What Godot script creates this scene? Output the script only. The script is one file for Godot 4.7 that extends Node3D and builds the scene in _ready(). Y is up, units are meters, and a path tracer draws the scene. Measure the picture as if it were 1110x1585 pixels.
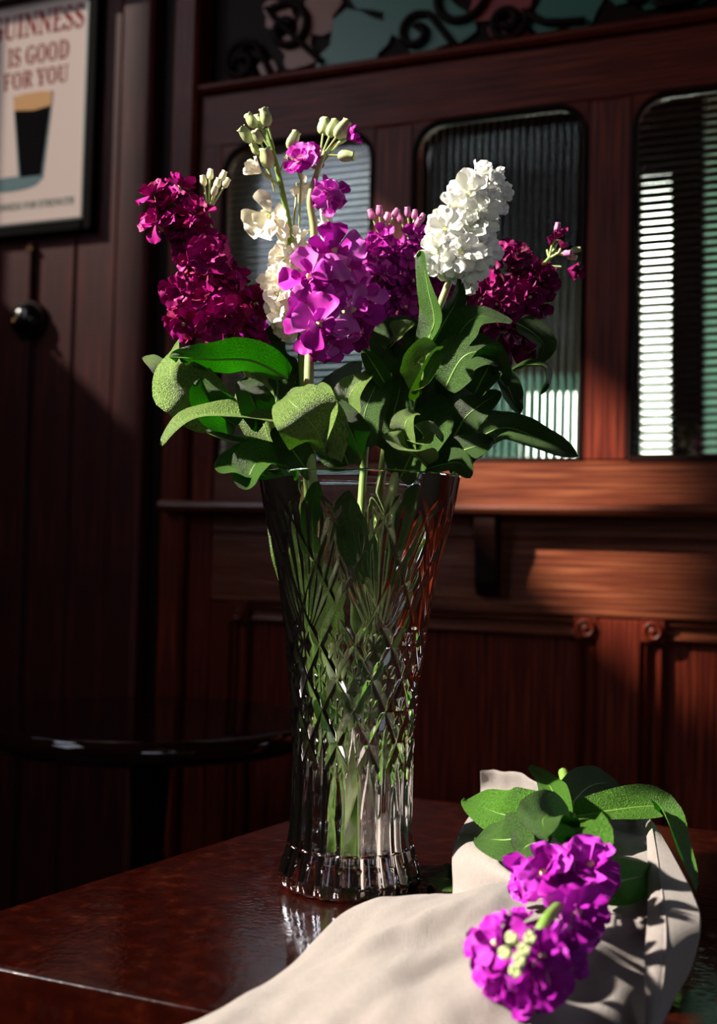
extends Node3D
# A crystal vase of cut stocks on a varnished pub table, a linen napkin with one more stock lying on it,
# a panelled snug screen with reeded glass behind.

const TY := 0.75                                   # table top
const YAW := 23.0                                  # the room is turned to the camera by this
const EYE := Vector3(0.0, 0.9937, 0.882)
const FOCAL := 1850.0                              # of a picture 1110 x 1585
var eye_basis: Basis
var rng := RandomNumberGenerator.new()
var mats := {}
var petal_variants: Array[ArrayMesh] = []
var bud_mesh: ArrayMesh
var stamen_mesh: ArrayMesh
var calyx_mesh: ArrayMesh
var pedicel_mesh: ArrayMesh
var room: Basis
const WALL0 := Vector3(0.0918, 0.0, -1.1168)       # a point of the panelled screen's face

# ---------------------------------------------------------------- helpers
func numbered(called: String, parent: Node) -> String:
	if not parent.has_node(NodePath(called)):
		return called
	var i := 1
	while parent.has_node(NodePath("%s_%03d" % [called, i])):
		i += 1
	return "%s_%03d" % [called, i]

var counts := {}
func quick_name(called: String, parent: Node) -> String:
	var key := str(parent.get_instance_id()) + called
	var c: int = counts.get(key, 0)
	counts[key] = c + 1
	return called if c == 0 else "%s_%03d" % [called, c]

func tag(o: Node, label: String, category: String, group := "") -> Node:
	o.set_meta("label", label)
	o.set_meta("category", category)
	if group != "":
		o.set_meta("group", group)
	return o

func thing(called: String, label: String, category: String, where := Vector3.ZERO, b := Basis(), group := "") -> Node3D:
	var o := Node3D.new()
	o.name = quick_name(called, self)
	add_child(o, true)
	o.transform = Transform3D(b, where)
	tag(o, label, category, group)
	return o

func struct(called: String, where := Vector3.ZERO, b := Basis()) -> Node3D:
	var o := Node3D.new()
	o.name = called
	add_child(o, true)
	o.transform = Transform3D(b, where)
	o.set_meta("kind", "structure")
	return o

func put(called: String, mesh: Mesh, m: Material, parent: Node3D, t := Transform3D()) -> MeshInstance3D:
	var o := MeshInstance3D.new()
	o.name = quick_name(called, parent)
	o.mesh = mesh
	o.material_override = m
	o.transform = t
	parent.add_child(o, true)
	return o

func ray(px: float, py: float) -> Vector3:
	return eye_basis * Vector3((px - 555.0) / FOCAL, -(py - 792.5) / FOCAL, -1.0)

func at(px: float, py: float, z: float) -> Vector3:          # the place at depth z that the camera sees there
	var d := ray(px, py)
	return EYE + d * ((z - EYE.z) / d.z)

func over(px: float, py: float, h: float) -> Vector3:        # the place at height h over the table
	var d := ray(px, py)
	return EYE + d * ((TY + h - EYE.y) / d.y)

func mat(called: String, c: Color, rough := 0.6, extra := {}) -> StandardMaterial3D:
	var m := StandardMaterial3D.new()
	m.resource_name = called
	m.albedo_color = c
	m.roughness = rough
	for k in extra:
		m.set(k, extra[k])
	mats[called] = m
	return m

# a grid of points as a smooth surface; wrap closes it sideways
func sheet(rows: Array, wrap := false, flip := false) -> ArrayMesh:
	var nr := rows.size()
	var nc: int = rows[0].size()
	var v := PackedVector3Array()
	for r in rows:
		v.append_array(r)
	var idx := PackedInt32Array()
	var uv := PackedVector2Array()
	for i in nr:
		for j in nc:
			uv.append(Vector2(float(j) / nc, float(i) / nr))
	var last := nc if wrap else nc - 1
	for i in nr - 1:
		for j in last:
			var a := i * nc + j
			var b := i * nc + (j + 1) % nc
			var c := a + nc
			var d := b + nc
			if flip:
				idx.append_array([a, c, b, b, c, d])
			else:
				idx.append_array([a, b, c, b, d, c])
	return surf(v, idx, uv)

func surf(v: PackedVector3Array, idx: PackedInt32Array, uv := PackedVector2Array()) -> ArrayMesh:
	var n := PackedVector3Array()
	n.resize(v.size())
	for k in range(0, idx.size(), 3):
		var a := idx[k]
		var b := idx[k + 1]
		var c := idx[k + 2]
		var f := (v[c] - v[a]).cross(v[b] - v[a])
		n[a] += f
		n[b] += f
		n[c] += f
	for k in n.size():
		n[k] = n[k].normalized() if n[k].length_squared() > 0.0 else Vector3.UP
	var arr := []
	arr.resize(Mesh.ARRAY_MAX)
	arr[Mesh.ARRAY_VERTEX] = v
	arr[Mesh.ARRAY_NORMAL] = n
	arr[Mesh.ARRAY_INDEX] = idx
	if uv.size() == v.size():
		arr[Mesh.ARRAY_TEX_UV] = uv
	var m := ArrayMesh.new()
	m.add_surface_from_arrays(Mesh.PRIMITIVE_TRIANGLES, arr)
	return m

func join(list: Array) -> ArrayMesh:                          # [mesh, transform] pairs as one mesh
	var st := SurfaceTool.new()
	st.begin(Mesh.PRIMITIVE_TRIANGLES)
	for e in list:
		st.append_from(e[0], 0, e[1])
	return st.commit()

func tri_out(st: SurfaceTool, a: Vector3, b: Vector3, c: Vector3) -> void:   # convex round the origin
	var f := (c - a).cross(b - a)
	if f.dot(a + b + c) < 0.0:
		var t := b
		b = c
		c = t
	for p in [a, b, c]:
		st.add_vertex(p)

# a box with chamfered edges
func block(sx: float, sy: float, sz: float, ch := 0.002) -> ArrayMesh:
	var h := Vector3(sx, sy, sz) * 0.5
	ch = minf(ch, minf(h.x, minf(h.y, h.z)) * 0.8)
	var st := SurfaceTool.new()
	st.begin(Mesh.PRIMITIVE_TRIANGLES)
	st.set_smooth_group(-1)
	var p := func(x: int, y: int, z: int, axis: int) -> Vector3:
		var q := Vector3(x * h.x, y * h.y, z * h.z)
		for k in 3:
			if k != axis:
				q[k] -= signf(q[k]) * ch
		return q
	for axis in 3:
		for s in [-1, 1]:
			var c := []
			for uvw in [[-1, -1], [1, -1], [1, 1], [-1, 1]]:
				var e := [0, 0, 0]
				e[axis] = s
				e[(axis + 1) % 3] = uvw[0]
				e[(axis + 2) % 3] = uvw[1]
				c.append(p.call(e[0], e[1], e[2], axis))
			tri_out(st, c[0], c[1], c[2])
			tri_out(st, c[0], c[2], c[3])
	for axis in 3:                                             # edges along the axis
		for s1 in [-1, 1]:
			for s2 in [-1, 1]:
				var q := []
				for s0 in [-1, 1]:
					var e := [0, 0, 0]
					e[axis] = s0
					e[(axis + 1) % 3] = s1
					e[(axis + 2) % 3] = s2
					q.append(p.call(e[0], e[1], e[2], (axis + 1) % 3))
					q.append(p.call(e[0], e[1], e[2], (axis + 2) % 3))
				tri_out(st, q[0], q[1], q[2])
				tri_out(st, q[1], q[3], q[2])
	for sx1 in [-1, 1]:
		for sy1 in [-1, 1]:
			for sz1 in [-1, 1]:
				tri_out(st, p.call(sx1, sy1, sz1, 0), p.call(sx1, sy1, sz1, 1), p.call(sx1, sy1, sz1, 2))
	st.generate_normals()
	return st.commit()

# a polygon in x, y pushed from z0 to z1
func prism(poly: PackedVector2Array, z0: float, z1: float) -> ArrayMesh:
	var st := SurfaceTool.new()
	st.begin(Mesh.PRIMITIVE_TRIANGLES)
	st.set_smooth_group(-1)
	if Geometry2D.is_polygon_clockwise(poly):
		poly.reverse()
	var tri := Geometry2D.triangulate_polygon(poly)
	for k in range(0, tri.size(), 3):
		var a := poly[tri[k]]
		var b := poly[tri[k + 1]]
		var c := poly[tri[k + 2]]
		if (b - a).cross(c - a) > 0.0:
			var t := b
			b = c
			c = t
		for q in [a, b, c]:
			st.add_vertex(Vector3(q.x, q.y, z1))
		for q in [a, c, b]:
			st.add_vertex(Vector3(q.x, q.y, z0))
	for k in poly.size():
		var a := poly[k]
		var b := poly[(k + 1) % poly.size()]
		for q in [[a, z0], [a, z1], [b, z0], [b, z0], [a, z1], [b, z1]]:
			st.add_vertex(Vector3(q[0].x, q[0].y, q[1]))
	st.generate_normals()
	return st.commit()

func lathe(profile: Array, seg := 48) -> ArrayMesh:            # [radius, height] from the bottom up, round y
	var rows := []
	for p in profile:
		var r := PackedVector3Array()
		for k in seg:
			var a := TAU * k / seg
			r.append(Vector3(cos(a) * p[0], p[1], sin(a) * p[0]))
		rows.append(r)
	return sheet(rows, true, true)

func smooth_path(pts: Array, n: int) -> PackedVector3Array:    # Catmull-Rom through the points
	var out := PackedVector3Array()
	var m := pts.size()
	for i in n + 1:
		var t := float(i) / n * (m - 1)
		var k := mini(int(t), m - 2)
		var f := t - k
		var a: Vector3 = pts[maxi(k - 1, 0)]
		var b: Vector3 = pts[k]
		var c: Vector3 = pts[k + 1]
		var d: Vector3 = pts[mini(k + 2, m - 1)]
		out.append(b.cubic_interpolate(c, a, d, f))
	return out

func tube(path: PackedVector3Array, r0: float, r1: float, seg := 8, caps := true) -> ArrayMesh:
	var rows := []
	var n := path.size()
	var side := Vector3.RIGHT
	for i in n:
		var t := (path[mini(i + 1, n - 1)] - path[maxi(i - 1, 0)]).normalized()
		side = (side - t * side.dot(t))
		if side.length() < 0.05:
			side = t.cross(Vector3(0.3, 0.5, 0.8))
		side = side.normalized()
		var up := t.cross(side)
		var r := lerpf(r0, r1, float(i) / (n - 1))
		if caps and i == 0:
			var dot := PackedVector3Array()
			dot.resize(seg)
			dot.fill(path[0])
			rows.append(dot)
		var row := PackedVector3Array()
		for k in seg:
			var a := TAU * k / seg
			row.append(path[i] + (side * cos(a) + up * sin(a)) * r)
		rows.append(row)
		if caps and i == n - 1:
			var dot := PackedVector3Array()
			dot.resize(seg)
			dot.fill(path[i] + t * r * 0.4)
			rows.append(dot)
	return sheet(rows, true, false)

func noise_image(w: int, h: int, fx: float, fy: float, s: int, octaves := 4, warp := 0.0) -> Image:
	var n := FastNoiseLite.new()
	n.seed = s
	n.frequency = 1.0
	n.noise_type = FastNoiseLite.TYPE_SIMPLEX_SMOOTH
	n.fractal_octaves = octaves
	if warp > 0.0:
		n.domain_warp_enabled = true
		n.domain_warp_amplitude = warp
		n.domain_warp_frequency = 0.6
	var im := Image.create(w, h, false, Image.FORMAT_RGBAF)
	for y in h:
		for x in w:
			# folded at the borders so that the picture repeats without a seam
			var u := absf(float(x) / w * 2.0 - 1.0)
			var v := absf(float(y) / h * 2.0 - 1.0)
			var g := clampf(n.get_noise_2d(u * fx, v * fy) * 0.7 + 0.5, 0.0, 1.0)
			im.set_pixel(x, y, Color(g, g, g))
	return im

func ramped(im: Image, stops: Array) -> ImageTexture:
	var g := Gradient.new()
	g.offsets = PackedFloat32Array(stops.map(func(s): return s[0]))
	g.colors = PackedColorArray(stops.map(func(s): return s[1]))
	var out := Image.create(im.get_width(), im.get_height(), false, Image.FORMAT_RGBA8)
	for y in im.get_height():
		for x in im.get_width():
			out.set_pixel(x, y, g.sample(im.get_pixel(x, y).r))
	return ImageTexture.create_from_image(out)

func wood(called: String, tex: Texture2D, bump: Texture2D, scale: Vector3, rough: float, tint := Color.WHITE, coat := 0.0) -> StandardMaterial3D:
	return mat(called, tint, rough, {"albedo_texture": tex, "uv1_triplanar": true, "uv1_scale": scale, "heightmap_enabled": true, "heightmap_texture": bump, "heightmap_scale": 0.04, "metallic_specular": 0.32, "clearcoat_enabled": coat > 0.0, "clearcoat": coat, "clearcoat_roughness": 0.12})

# ---------------------------------------------------------------- the scene
func _ready() -> void:
	rng.seed = 7
	var pitch := deg_to_rad(1.87)
	var roll := deg_to_rad(1.4)
	var fwd := Vector3(0, sin(pitch), -cos(pitch))
	var up := Vector3(0, cos(pitch), sin(pitch))
	var right := Vector3.RIGHT * cos(roll) + up * sin(roll)
	up = up * cos(roll) - Vector3.RIGHT * sin(roll)
	eye_basis = Basis(right, up, -fwd)
	room = Basis(Vector3.UP, deg_to_rad(-YAW))

	# camera
	var cam := Camera3D.new()
	cam.name = "camera"
	add_child(cam)
	var lens := CameraAttributesPhysical.new()
	lens.frustum_focal_length = 40.0
	lens.frustum_focus_distance = 0.86
	lens.exposure_aperture = 6.0
	lens.exposure_multiplier = 1.0
	cam.attributes = lens
	cam.transform = Transform3D(eye_basis, EYE)
	cam.fov = rad_to_deg(2.0 * atan(792.5 / FOCAL))
	cam.near = 0.02
	cam.current = true
	# sky, exposure
	var env := Environment.new()
	env.background_mode = Environment.BG_SKY
	env.sky = Sky.new()
	var sky := ProceduralSkyMaterial.new()
	sky.sky_top_color = Color(0.45, 0.6, 0.85)
	sky.sky_horizon_color = Color(0.85, 0.9, 0.97)
	sky.ground_bottom_color = Color(0.25, 0.23, 0.21)
	sky.ground_horizon_color = Color(0.6, 0.6, 0.6)
	sky.sky_energy_multiplier = 1.0
	env.sky.sky_material = sky
	env.tonemap_mode = Environment.TONE_MAPPER_LINEAR
	env.tonemap_exposure = 1.06
	env.sdfgi_enabled = true
	env.ssao_enabled = true
	env.ssil_enabled = true
	var we := WorldEnvironment.new()
	we.name = "world_environment"
	we.environment = env
	add_child(we)
	# the sun, low through the windows on the left
	var sun := DirectionalLight3D.new()
	sun.name = "sun"
	sun.light_color = Color(1.0, 0.955, 0.89)
	sun.light_energy = 5.6
	sun.light_angular_distance = 2.2
	sun.shadow_enabled = true
	add_child(sun)
	sun.look_at_from_position(Vector3(-0.75, 0.53, 0.16) * 5.0, Vector3.ZERO)
	# daylight in the window openings
	window_light("daylight", Vector3(-1.55, 2.35, 1.25), Vector2(1.0, 1.1), 1.1, Vector3(1.0, -0.25, -0.2))
	window_light("daylight_high", Vector3(-1.55, 2.43, -0.04), Vector2(0.42, 0.43), 0.3, Vector3(1.0, -0.3, -0.2))
	window_light("front_daylight", Vector3(1.65, 1.725, 2.72), Vector2(1.0, 1.05), 0.55, Vector3(0.0, 0.0, -1.0))
	window_light("porch_daylight", Vector3(2.5, 1.5, -2.2), Vector2(0.9, 1.2), 4.0, Vector3(-1.0, -0.05, -0.2))

	materials()
	shell()
	screen()
	poster()
	switch()
	round_table()
	table()
	vase()
	bouquet()
	napkin()
	fallen_flower()
	gather_rear()

func R(t: float, y: float, n: float) -> Vector3:               # room axes: right along the screen, up, out of the screen; from the vase's foot
	return room * Vector3(t, y, n)

func window_light(called: String, where: Vector3, size: Vector2, energy: float, towards: Vector3) -> void:
	var l := AreaLight3D.new()
	l.name = called
	l.area_size = size
	l.light_energy = energy
	l.light_color = Color(0.93, 0.95, 1.0)
	l.shadow_enabled = true
	l.area_range = 8.0
	l.area_attenuation = 2.0
	add_child(l)
	var p := R(where.x, where.y, where.z)
	l.look_at_from_position(p, p + R(towards.x, towards.y, towards.z))

func materials() -> void:
	var grain := noise_image(256, 256, 14.0, 1.6, 3, 4, 0.25)
	var fine := ImageTexture.create_from_image(noise_image(256, 256, 40.0, 2.5, 5, 3))
	var red := ramped(grain, [[0.0, Color(0.18, 0.045, 0.022)], [0.35, Color(0.31, 0.095, 0.045)], [0.65, Color(0.40, 0.14, 0.07)], [1.0, Color(0.48, 0.20, 0.11)]])
	var honey := ramped(grain, [[0.0, Color(0.24, 0.10, 0.06)], [0.4, Color(0.37, 0.17, 0.10)], [0.7, Color(0.45, 0.24, 0.15)], [1.0, Color(0.54, 0.32, 0.20)]])
	var plum := ramped(grain, [[0.0, Color(0.16, 0.05, 0.05)], [0.5, Color(0.25, 0.085, 0.08)], [1.0, Color(0.34, 0.13, 0.12)]])
	wood("wood_upright", red, fine, Vector3(5, 1.3, 5), 0.42)
	wood("wood_level", red, fine, Vector3(1.3, 5, 5), 0.42)      # replaced below by the turned grain
	var turned := grain.duplicate()
	turned.rotate_90(CLOCKWISE)
	var fine_turned := ImageTexture.create_from_image(noise_image(256, 256, 2.5, 40.0, 5, 3))
	var red_level := ramped(turned, [[0.0, Color(0.18, 0.045, 0.022)], [0.35, Color(0.31, 0.095, 0.045)], [0.65, Color(0.40, 0.14, 0.07)], [1.0, Color(0.48, 0.20, 0.11)]])
	var honey_level := ramped(turned, [[0.0, Color(0.24, 0.10, 0.06)], [0.4, Color(0.37, 0.17, 0.10)], [0.7, Color(0.45, 0.24, 0.15)], [1.0, Color(0.54, 0.32, 0.20)]])
	wood("wood_level", red_level, fine_turned, Vector3(1.3, 5, 5), 0.42)
	wood("honey_level", honey_level, fine_turned, Vector3(1.3, 5, 5), 0.30).metallic_specular = 0.5
	wood("honey_upright", honey, fine, Vector3(5, 1.3, 5), 0.34)
	wood("plum_upright", plum, fine, Vector3(4, 1.2, 4), 0.5)
	mat("dark_wood", Color(0.10, 0.03, 0.02), 0.5, {"metallic_specular": 0.2})
	# the table: dark varnish, cloudy and worn
	var cloud := noise_image(512, 512, 7.0, 7.0, 11, 5, 0.5)
	var top := ramped(cloud, [[0.0, Color(0.15, 0.035, 0.018)], [0.45, Color(0.19, 0.05, 0.024)], [0.7, Color(0.22, 0.062, 0.03)], [0.85, Color(0.27, 0.09, 0.04)], [1.0, Color(0.36, 0.16, 0.08)]])
	var wear := ramped(noise_image(512, 512, 9.0, 9.0, 17, 5, 0.4), [[0.0, Color(0.10, 0.10, 0.10)], [0.5, Color(0.14, 0.14, 0.14)], [0.75, Color(0.26, 0.26, 0.26)], [1.0, Color(0.5, 0.5, 0.5)]])
	var dents := ImageTexture.create_from_image(noise_image(512, 512, 22.0, 22.0, 21, 4))
	mat("varnished_top", Color(0.58, 0.56, 0.58), 0.6, {"albedo_texture": top, "uv1_triplanar": true, "uv1_world_triplanar": true, "uv1_scale": Vector3(3, 3, 3), "roughness_texture": wear, "roughness_texture_channel": 0, "heightmap_enabled": true, "heightmap_texture": dents, "heightmap_scale": 0.008})
	mat("plaster", Color(0.30, 0.25, 0.2), 0.9)
	mat("ceiling_paint", Color(0.26, 0.18, 0.13), 0.9)
	mat("floor_board", Color(0.13, 0.06, 0.04), 0.5)
	mat("teal_paint", Color(0.50, 0.68, 0.60), 0.7)
	mat("olive_paint", Color(0.27, 0.25, 0.19), 0.7)
	mat("porch_white", Color(0.85, 0.85, 0.82), 0.7)
	mat("reeded_glass", Color(0.90, 0.96, 0.925, 0.0), 0.02, {"refraction_enabled": true, "refraction_scale": 0.05, "transparency": BaseMaterial3D.TRANSPARENCY_ALPHA, "metallic_specular": 0.35})
	mat("crystal", Color(1.0, 1.0, 1.0, 0.0), 0.0, {"refraction_enabled": true, "refraction_scale": 0.054, "transparency": BaseMaterial3D.TRANSPARENCY_ALPHA})
	mat("clear_pane", Color(0.5, 0.5, 0.5, 0.012), 0.03, {"transparency": BaseMaterial3D.TRANSPARENCY_ALPHA})
	mat("hazy_pane", Color(0.9, 0.92, 0.95, 0.04), 0.03, {"transparency": BaseMaterial3D.TRANSPARENCY_ALPHA})
	mat("clouded_pane", Color(0.9, 0.92, 0.95, 0.55), 0.03, {"transparency": BaseMaterial3D.TRANSPARENCY_ALPHA})
	mat("water", Color(1.0, 1.0, 1.0, 0.0), 0.0, {"refraction_enabled": true, "refraction_scale": 0.033, "transparency": BaseMaterial3D.TRANSPARENCY_ALPHA})
	mat("lit_window", Color(1, 1, 1), 0.4, {"emission_enabled": true, "emission": Color(1.0, 0.98, 0.94), "emission_energy_multiplier": 105.0})
	mat("porch_lamp", Color(1, 1, 1), 0.5, {"emission_enabled": true, "emission": Color(0.9, 0.95, 1.0), "emission_energy_multiplier": 1.0})
	mat("stained_teal", Color(0.20, 0.38, 0.31), 0.35)
	mat("stained_amber", Color(0.50, 0.27, 0.15), 0.4)
	mat("stained_red", Color(0.50, 0.08, 0.04), 0.4)
	# greens
	var mottle := noise_image(256, 256, 6.0, 6.0, 31, 4)
	var leafy := ramped(mottle, [[0.0, Color(0.55, 0.66, 0.45)], [0.5, Color(0.80, 0.86, 0.72)], [1.0, Color(1, 1, 1)]])
	var puff := ImageTexture.create_from_image(noise_image(256, 256, 14.0, 14.0, 33, 3))
	for k in [["leaf_bright", Color(0.36, 0.57, 0.12), Color(0.40, 0.80, 0.02)], ["leaf_sage", Color(0.57, 0.68, 0.35), Color(0.28, 0.42, 0.05)], ["leaf_deep", Color(0.25, 0.41, 0.08), Color(0.22, 0.42, 0.02)]]:
		mat(k[0], k[1], 0.5, {"albedo_texture": leafy, "uv1_scale": Vector3(2, 3, 1), "backlight_enabled": true, "backlight": k[2], "rim_enabled": true, "rim": 0.12, "heightmap_enabled": true, "heightmap_texture": puff, "heightmap_scale": 0.15})
	mat("midrib", Color(0.40, 0.54, 0.22), 0.5)
	mat("stem_green", Color(0.40, 0.54, 0.22), 0.5, {"subsurf_scatter_enabled": true, "subsurf_scatter_strength": 0.15})
	mat("stem_pale", Color(0.58, 0.66, 0.42), 0.5, {"subsurf_scatter_enabled": true, "subsurf_scatter_strength": 0.15})
	mat("bud_green", Color(0.66, 0.70, 0.50), 0.55)
	mat("bud_cream", Color(0.90, 0.88, 0.72), 0.5)
	mat("bud_pink", Color(0.72, 0.42, 0.60), 0.5)
	mat("stamen", Color(0.85, 0.86, 0.62), 0.6)
	var pets := {
		"burgundy": [Color(0.56, 0.012, 0.38), Color(0.62, 0.02, 0.46), Color(0.52, 0.01, 0.27)],
		"cream": [Color(0.96, 0.945, 0.90), Color(0.97, 0.96, 0.93), Color(0.95, 0.93, 0.85)],
		"violet": [Color(0.74, 0.20, 0.67), Color(0.80, 0.40, 0.77), Color(0.67, 0.12, 0.60)],
		"magenta": [Color(0.62, 0.09, 0.56), Color(0.70, 0.22, 0.64), Color(0.54, 0.06, 0.48)],
		"white": [Color(0.95, 0.95, 0.94), Color(0.96, 0.96, 0.95), Color(0.94, 0.95, 0.90)],
		"wine": [Color(0.42, 0.008, 0.28), Color(0.50, 0.015, 0.34), Color(0.33, 0.006, 0.18)],
		"orchid": [Color(0.60, 0.09, 0.60), Color(0.67, 0.20, 0.69), Color(0.52, 0.05, 0.51)],
	}
	var glow := {"burgundy": Color(0.20, 0.0, 0.13), "cream": Color(0.6, 0.585, 0.53), "violet": Color(0.46, 0.06, 0.46), "magenta": Color(0.40, 0.03, 0.36), "white": Color(0.5, 0.5, 0.48), "wine": Color(0.16, 0.0, 0.10), "orchid": Color(0.36, 0.03, 0.36)}
	for k in pets:
		for i in 3:
			var c: Color = pets[k][i]
			mat("petal_%s_%d" % [k, i], c, 0.55, {"backlight_enabled": true, "backlight": glow[k], "metallic_specular": 0.5 if k in ["white", "cream"] else 0.3})
	# linen
	var weave := Image.create(256, 256, false, Image.FORMAT_RGBA8)
	var wn := FastNoiseLite.new()
	wn.seed = 4
	wn.frequency = 0.09
	for y in 256:
		for x in 256:
			var a := sin(x * TAU / 8.0) * cos(y * TAU / 8.0)
			var g := 0.5 + 0.28 * a + 0.25 * wn.get_noise_2d(x * 0.15, y * 3.0) + 0.25 * wn.get_noise_2d(x * 3.0 + 500.0, y * 0.15)
			g = clampf(g, 0.0, 1.0)
			weave.set_pixel(x, y, Color(g, g, g))
	var wt := ImageTexture.create_from_image(weave)
	var shade := ramped(weave, [[0.0, Color(0.54, 0.50, 0.46)], [0.5, Color(0.69, 0.645, 0.60)], [1.0, Color(0.79, 0.75, 0.70)]])
	mat("linen", Color(0.72, 0.725, 0.755), 0.9, {"albedo_texture": shade, "uv1_triplanar": true, "uv1_world_triplanar": true, "uv1_scale": Vector3(22, 22, 22), "heightmap_enabled": true, "heightmap_texture": wt, "heightmap_scale": 0.07, "rim_enabled": true, "rim": 0.3})
	mat("paper", Color(0.86, 0.78, 0.75), 0.9, {"metallic_specular": 0.12})
	mat("print_red", Color(0.50, 0.03, 0.05), 0.9, {"metallic_specular": 0.12})
	mat("print_green", Color(0.12, 0.32, 0.27), 0.9, {"metallic_specular": 0.12})
	mat("print_black", Color(0.05, 0.04, 0.05), 0.9, {"metallic_specular": 0.12})
	mat("print_foam", Color(0.80, 0.62, 0.45), 0.9, {"metallic_specular": 0.12})
	mat("print_shade", Color(0.42, 0.50, 0.52), 0.9, {"metallic_specular": 0.12})
	mat("frame_black", Color(0.035, 0.022, 0.022), 0.6, {"metallic_specular": 0.12})
	mat("frame_silver", Color(0.42, 0.43, 0.42), 0.3, {"metallic": 0.7})
	mat("bakelite", Color(0.035, 0.025, 0.025), 0.18)
	mat("brass", Color(0.45, 0.33, 0.18), 0.3, {"metallic": 0.9})

func room_box(called: String, m: String, t0: float, t1: float, y0: float, y1: float, n0: float, n1: float, parent: Node3D) -> void:
	put(called, block(t1 - t0, y1 - y0, n1 - n0, 0.001), mats[m], parent, Transform3D(Basis(), Vector3((t0 + t1) / 2, (y0 + y1) / 2, (n0 + n1) / 2)))

# ---------------------------------------------------------------- the room; axes t, y, n of R()
func shell() -> void:
	var b := room
	var f := struct("floor", Vector3.ZERO, b)
	for k in 26:                                               # floor boards
		room_box("plank", "floor_board", -1.75, 2.75, -0.05, 0.0, -3.4 + k * 0.24, -3.4 + k * 0.24 + 0.237, f)
	var c := struct("ceiling", Vector3.ZERO, b)
	room_box("ceiling_slab", "ceiling_paint", -1.75, 2.75, 3.2, 3.3, -3.4, 2.9, c)
	var l := struct("wall_left", Vector3.ZERO, b)
	var holes := [[-3.4, -1.0, 0.0, 3.2], [-1.0, -0.65, 0.0, 1.72], [-1.0, -0.65, 2.8, 3.2], [-0.65, -0.28, 0.0, 3.2], [-0.28, 0.20, 0.0, 2.19], [-0.28, 0.20, 2.68, 3.2], [0.20, 0.65, 0.0, 3.2], [0.65, 1.85, 0.0, 1.75], [0.65, 1.85, 2.95, 3.2], [1.85, 2.9, 0.0, 3.2]]
	for h in holes:
		room_box("wall_section", "plaster", -1.75, -1.6, h[2], h[3], h[0], h[1], l)
	for w in [["window_4", -0.28, 0.20, 2.19, 2.68, "hazy_pane"], ["window_5", 0.65, 1.85, 1.75, 2.95, "clear_pane"], ["window_7", -1.0, -0.65, 1.72, 2.8, "clouded_pane"]]:
		var o := struct(w[0], Vector3.ZERO, b)
		room_box("frame", "dark_wood", -1.7, -1.62, w[3], w[3] + 0.03, w[1], w[2], o)
		room_box("frame", "dark_wood", -1.7, -1.62, w[4] - 0.03, w[4], w[1], w[2], o)
		room_box("frame", "dark_wood", -1.7, -1.62, w[3] + 0.03, w[4] - 0.03, w[1], w[1] + 0.03, o)
		room_box("frame", "dark_wood", -1.7, -1.62, w[3] + 0.03, w[4] - 0.03, w[2] - 0.03, w[2], o)
		room_box("pane", w[5], -1.665, -1.66, w[3] + 0.03, w[4] - 0.03, w[1] + 0.03, w[2] - 0.03, o)
	var r := struct("wall_right", Vector3.ZERO, b)
	room_box("wall_section", "plaster", 2.6, 2.75, 0.0, 3.2, -3.4, 2.9, r)
	var fr := struct("wall_front", Vector3.ZERO, b)
	for h in [[-1.6, 1.1, 0.0, 3.2], [1.1, 2.2, 0.0, 1.15], [1.1, 2.2, 2.3, 3.2], [2.2, 2.6, 0.0, 3.2]]:
		room_box("wall_section", "plaster", h[0], h[1], h[2], h[3], 2.75, 2.9, fr)
	for w in [["window_8", 1.1, 2.2]]:
		var o := struct(w[0], Vector3.ZERO, b)
		room_box("frame", "dark_wood", w[1], w[2], 1.15, 1.19, 2.77, 2.85, o)
		room_box("frame", "dark_wood", w[1], w[2], 2.26, 2.3, 2.77, 2.85, o)
		room_box("frame", "dark_wood", w[1], w[1] + 0.04, 1.19, 2.26, 2.77, 2.85, o)
		room_box("frame", "dark_wood", w[2] - 0.04, w[2], 1.19, 2.26, 2.77, 2.85, o)
		room_box("pane", "clear_pane", w[1] + 0.04, w[2] - 0.04, 1.19, 2.26, 2.81, 2.815, o)
	# the porch behind the screen
	var rear := struct("wall_rear", Vector3.ZERO, b)
	room_box("wall_section", "teal_paint", -1.6, 2.6, 0.0, 1.62, -3.4, -3.25, rear)
	room_box("wall_section", "olive_paint", -1.6, 2.6, 1.62, 2.02, -3.4, -3.25, rear)
	room_box("wall_section", "dark_wood", -1.6, 2.6, 2.02, 3.2, -3.4, -3.25, rear)
	room_box("wall_section", "dark_wood", -1.6, 2.6, 2.12, 3.2, -1.2, -1.14, rear)
	# the street door: a bright frosted light between dark stiles
	var d := struct("window_6", Vector3.ZERO, b)
	room_box("frosted_pane", "lit_window", -0.235, -0.155, 1.24, 1.46, -2.6, -2.585, d)
	room_box("frame", "dark_wood", -0.155, -0.07, 0.0, 2.3, -2.62, -2.56, d)
	room_box("frame", "dark_wood", -0.265, -0.235, 0.0, 2.3, -2.62, -2.56, d)
	room_box("frame", "porch_white", -0.235, -0.155, 0.0, 1.24, -2.61, -2.57, d)
	room_box("frame", "dark_wood", -0.235, -0.155, 1.46, 2.3, -2.61, -2.57, d)

# ---------------------------------------------------------------- the panelled screen, in its own axes s, y, n
func sbox(called: String, m: String, s0: float, s1: float, y0: float, y1: float, n0: float, n1: float, parent: Node3D, ch := 0.003) -> void:
	put(called, block(s1 - s0, y1 - y0, n1 - n0, ch), mats[m], parent, Transform3D(Basis(), Vector3((s0 + s1) / 2, (y0 + y1) / 2, (n0 + n1) / 2)))

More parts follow.
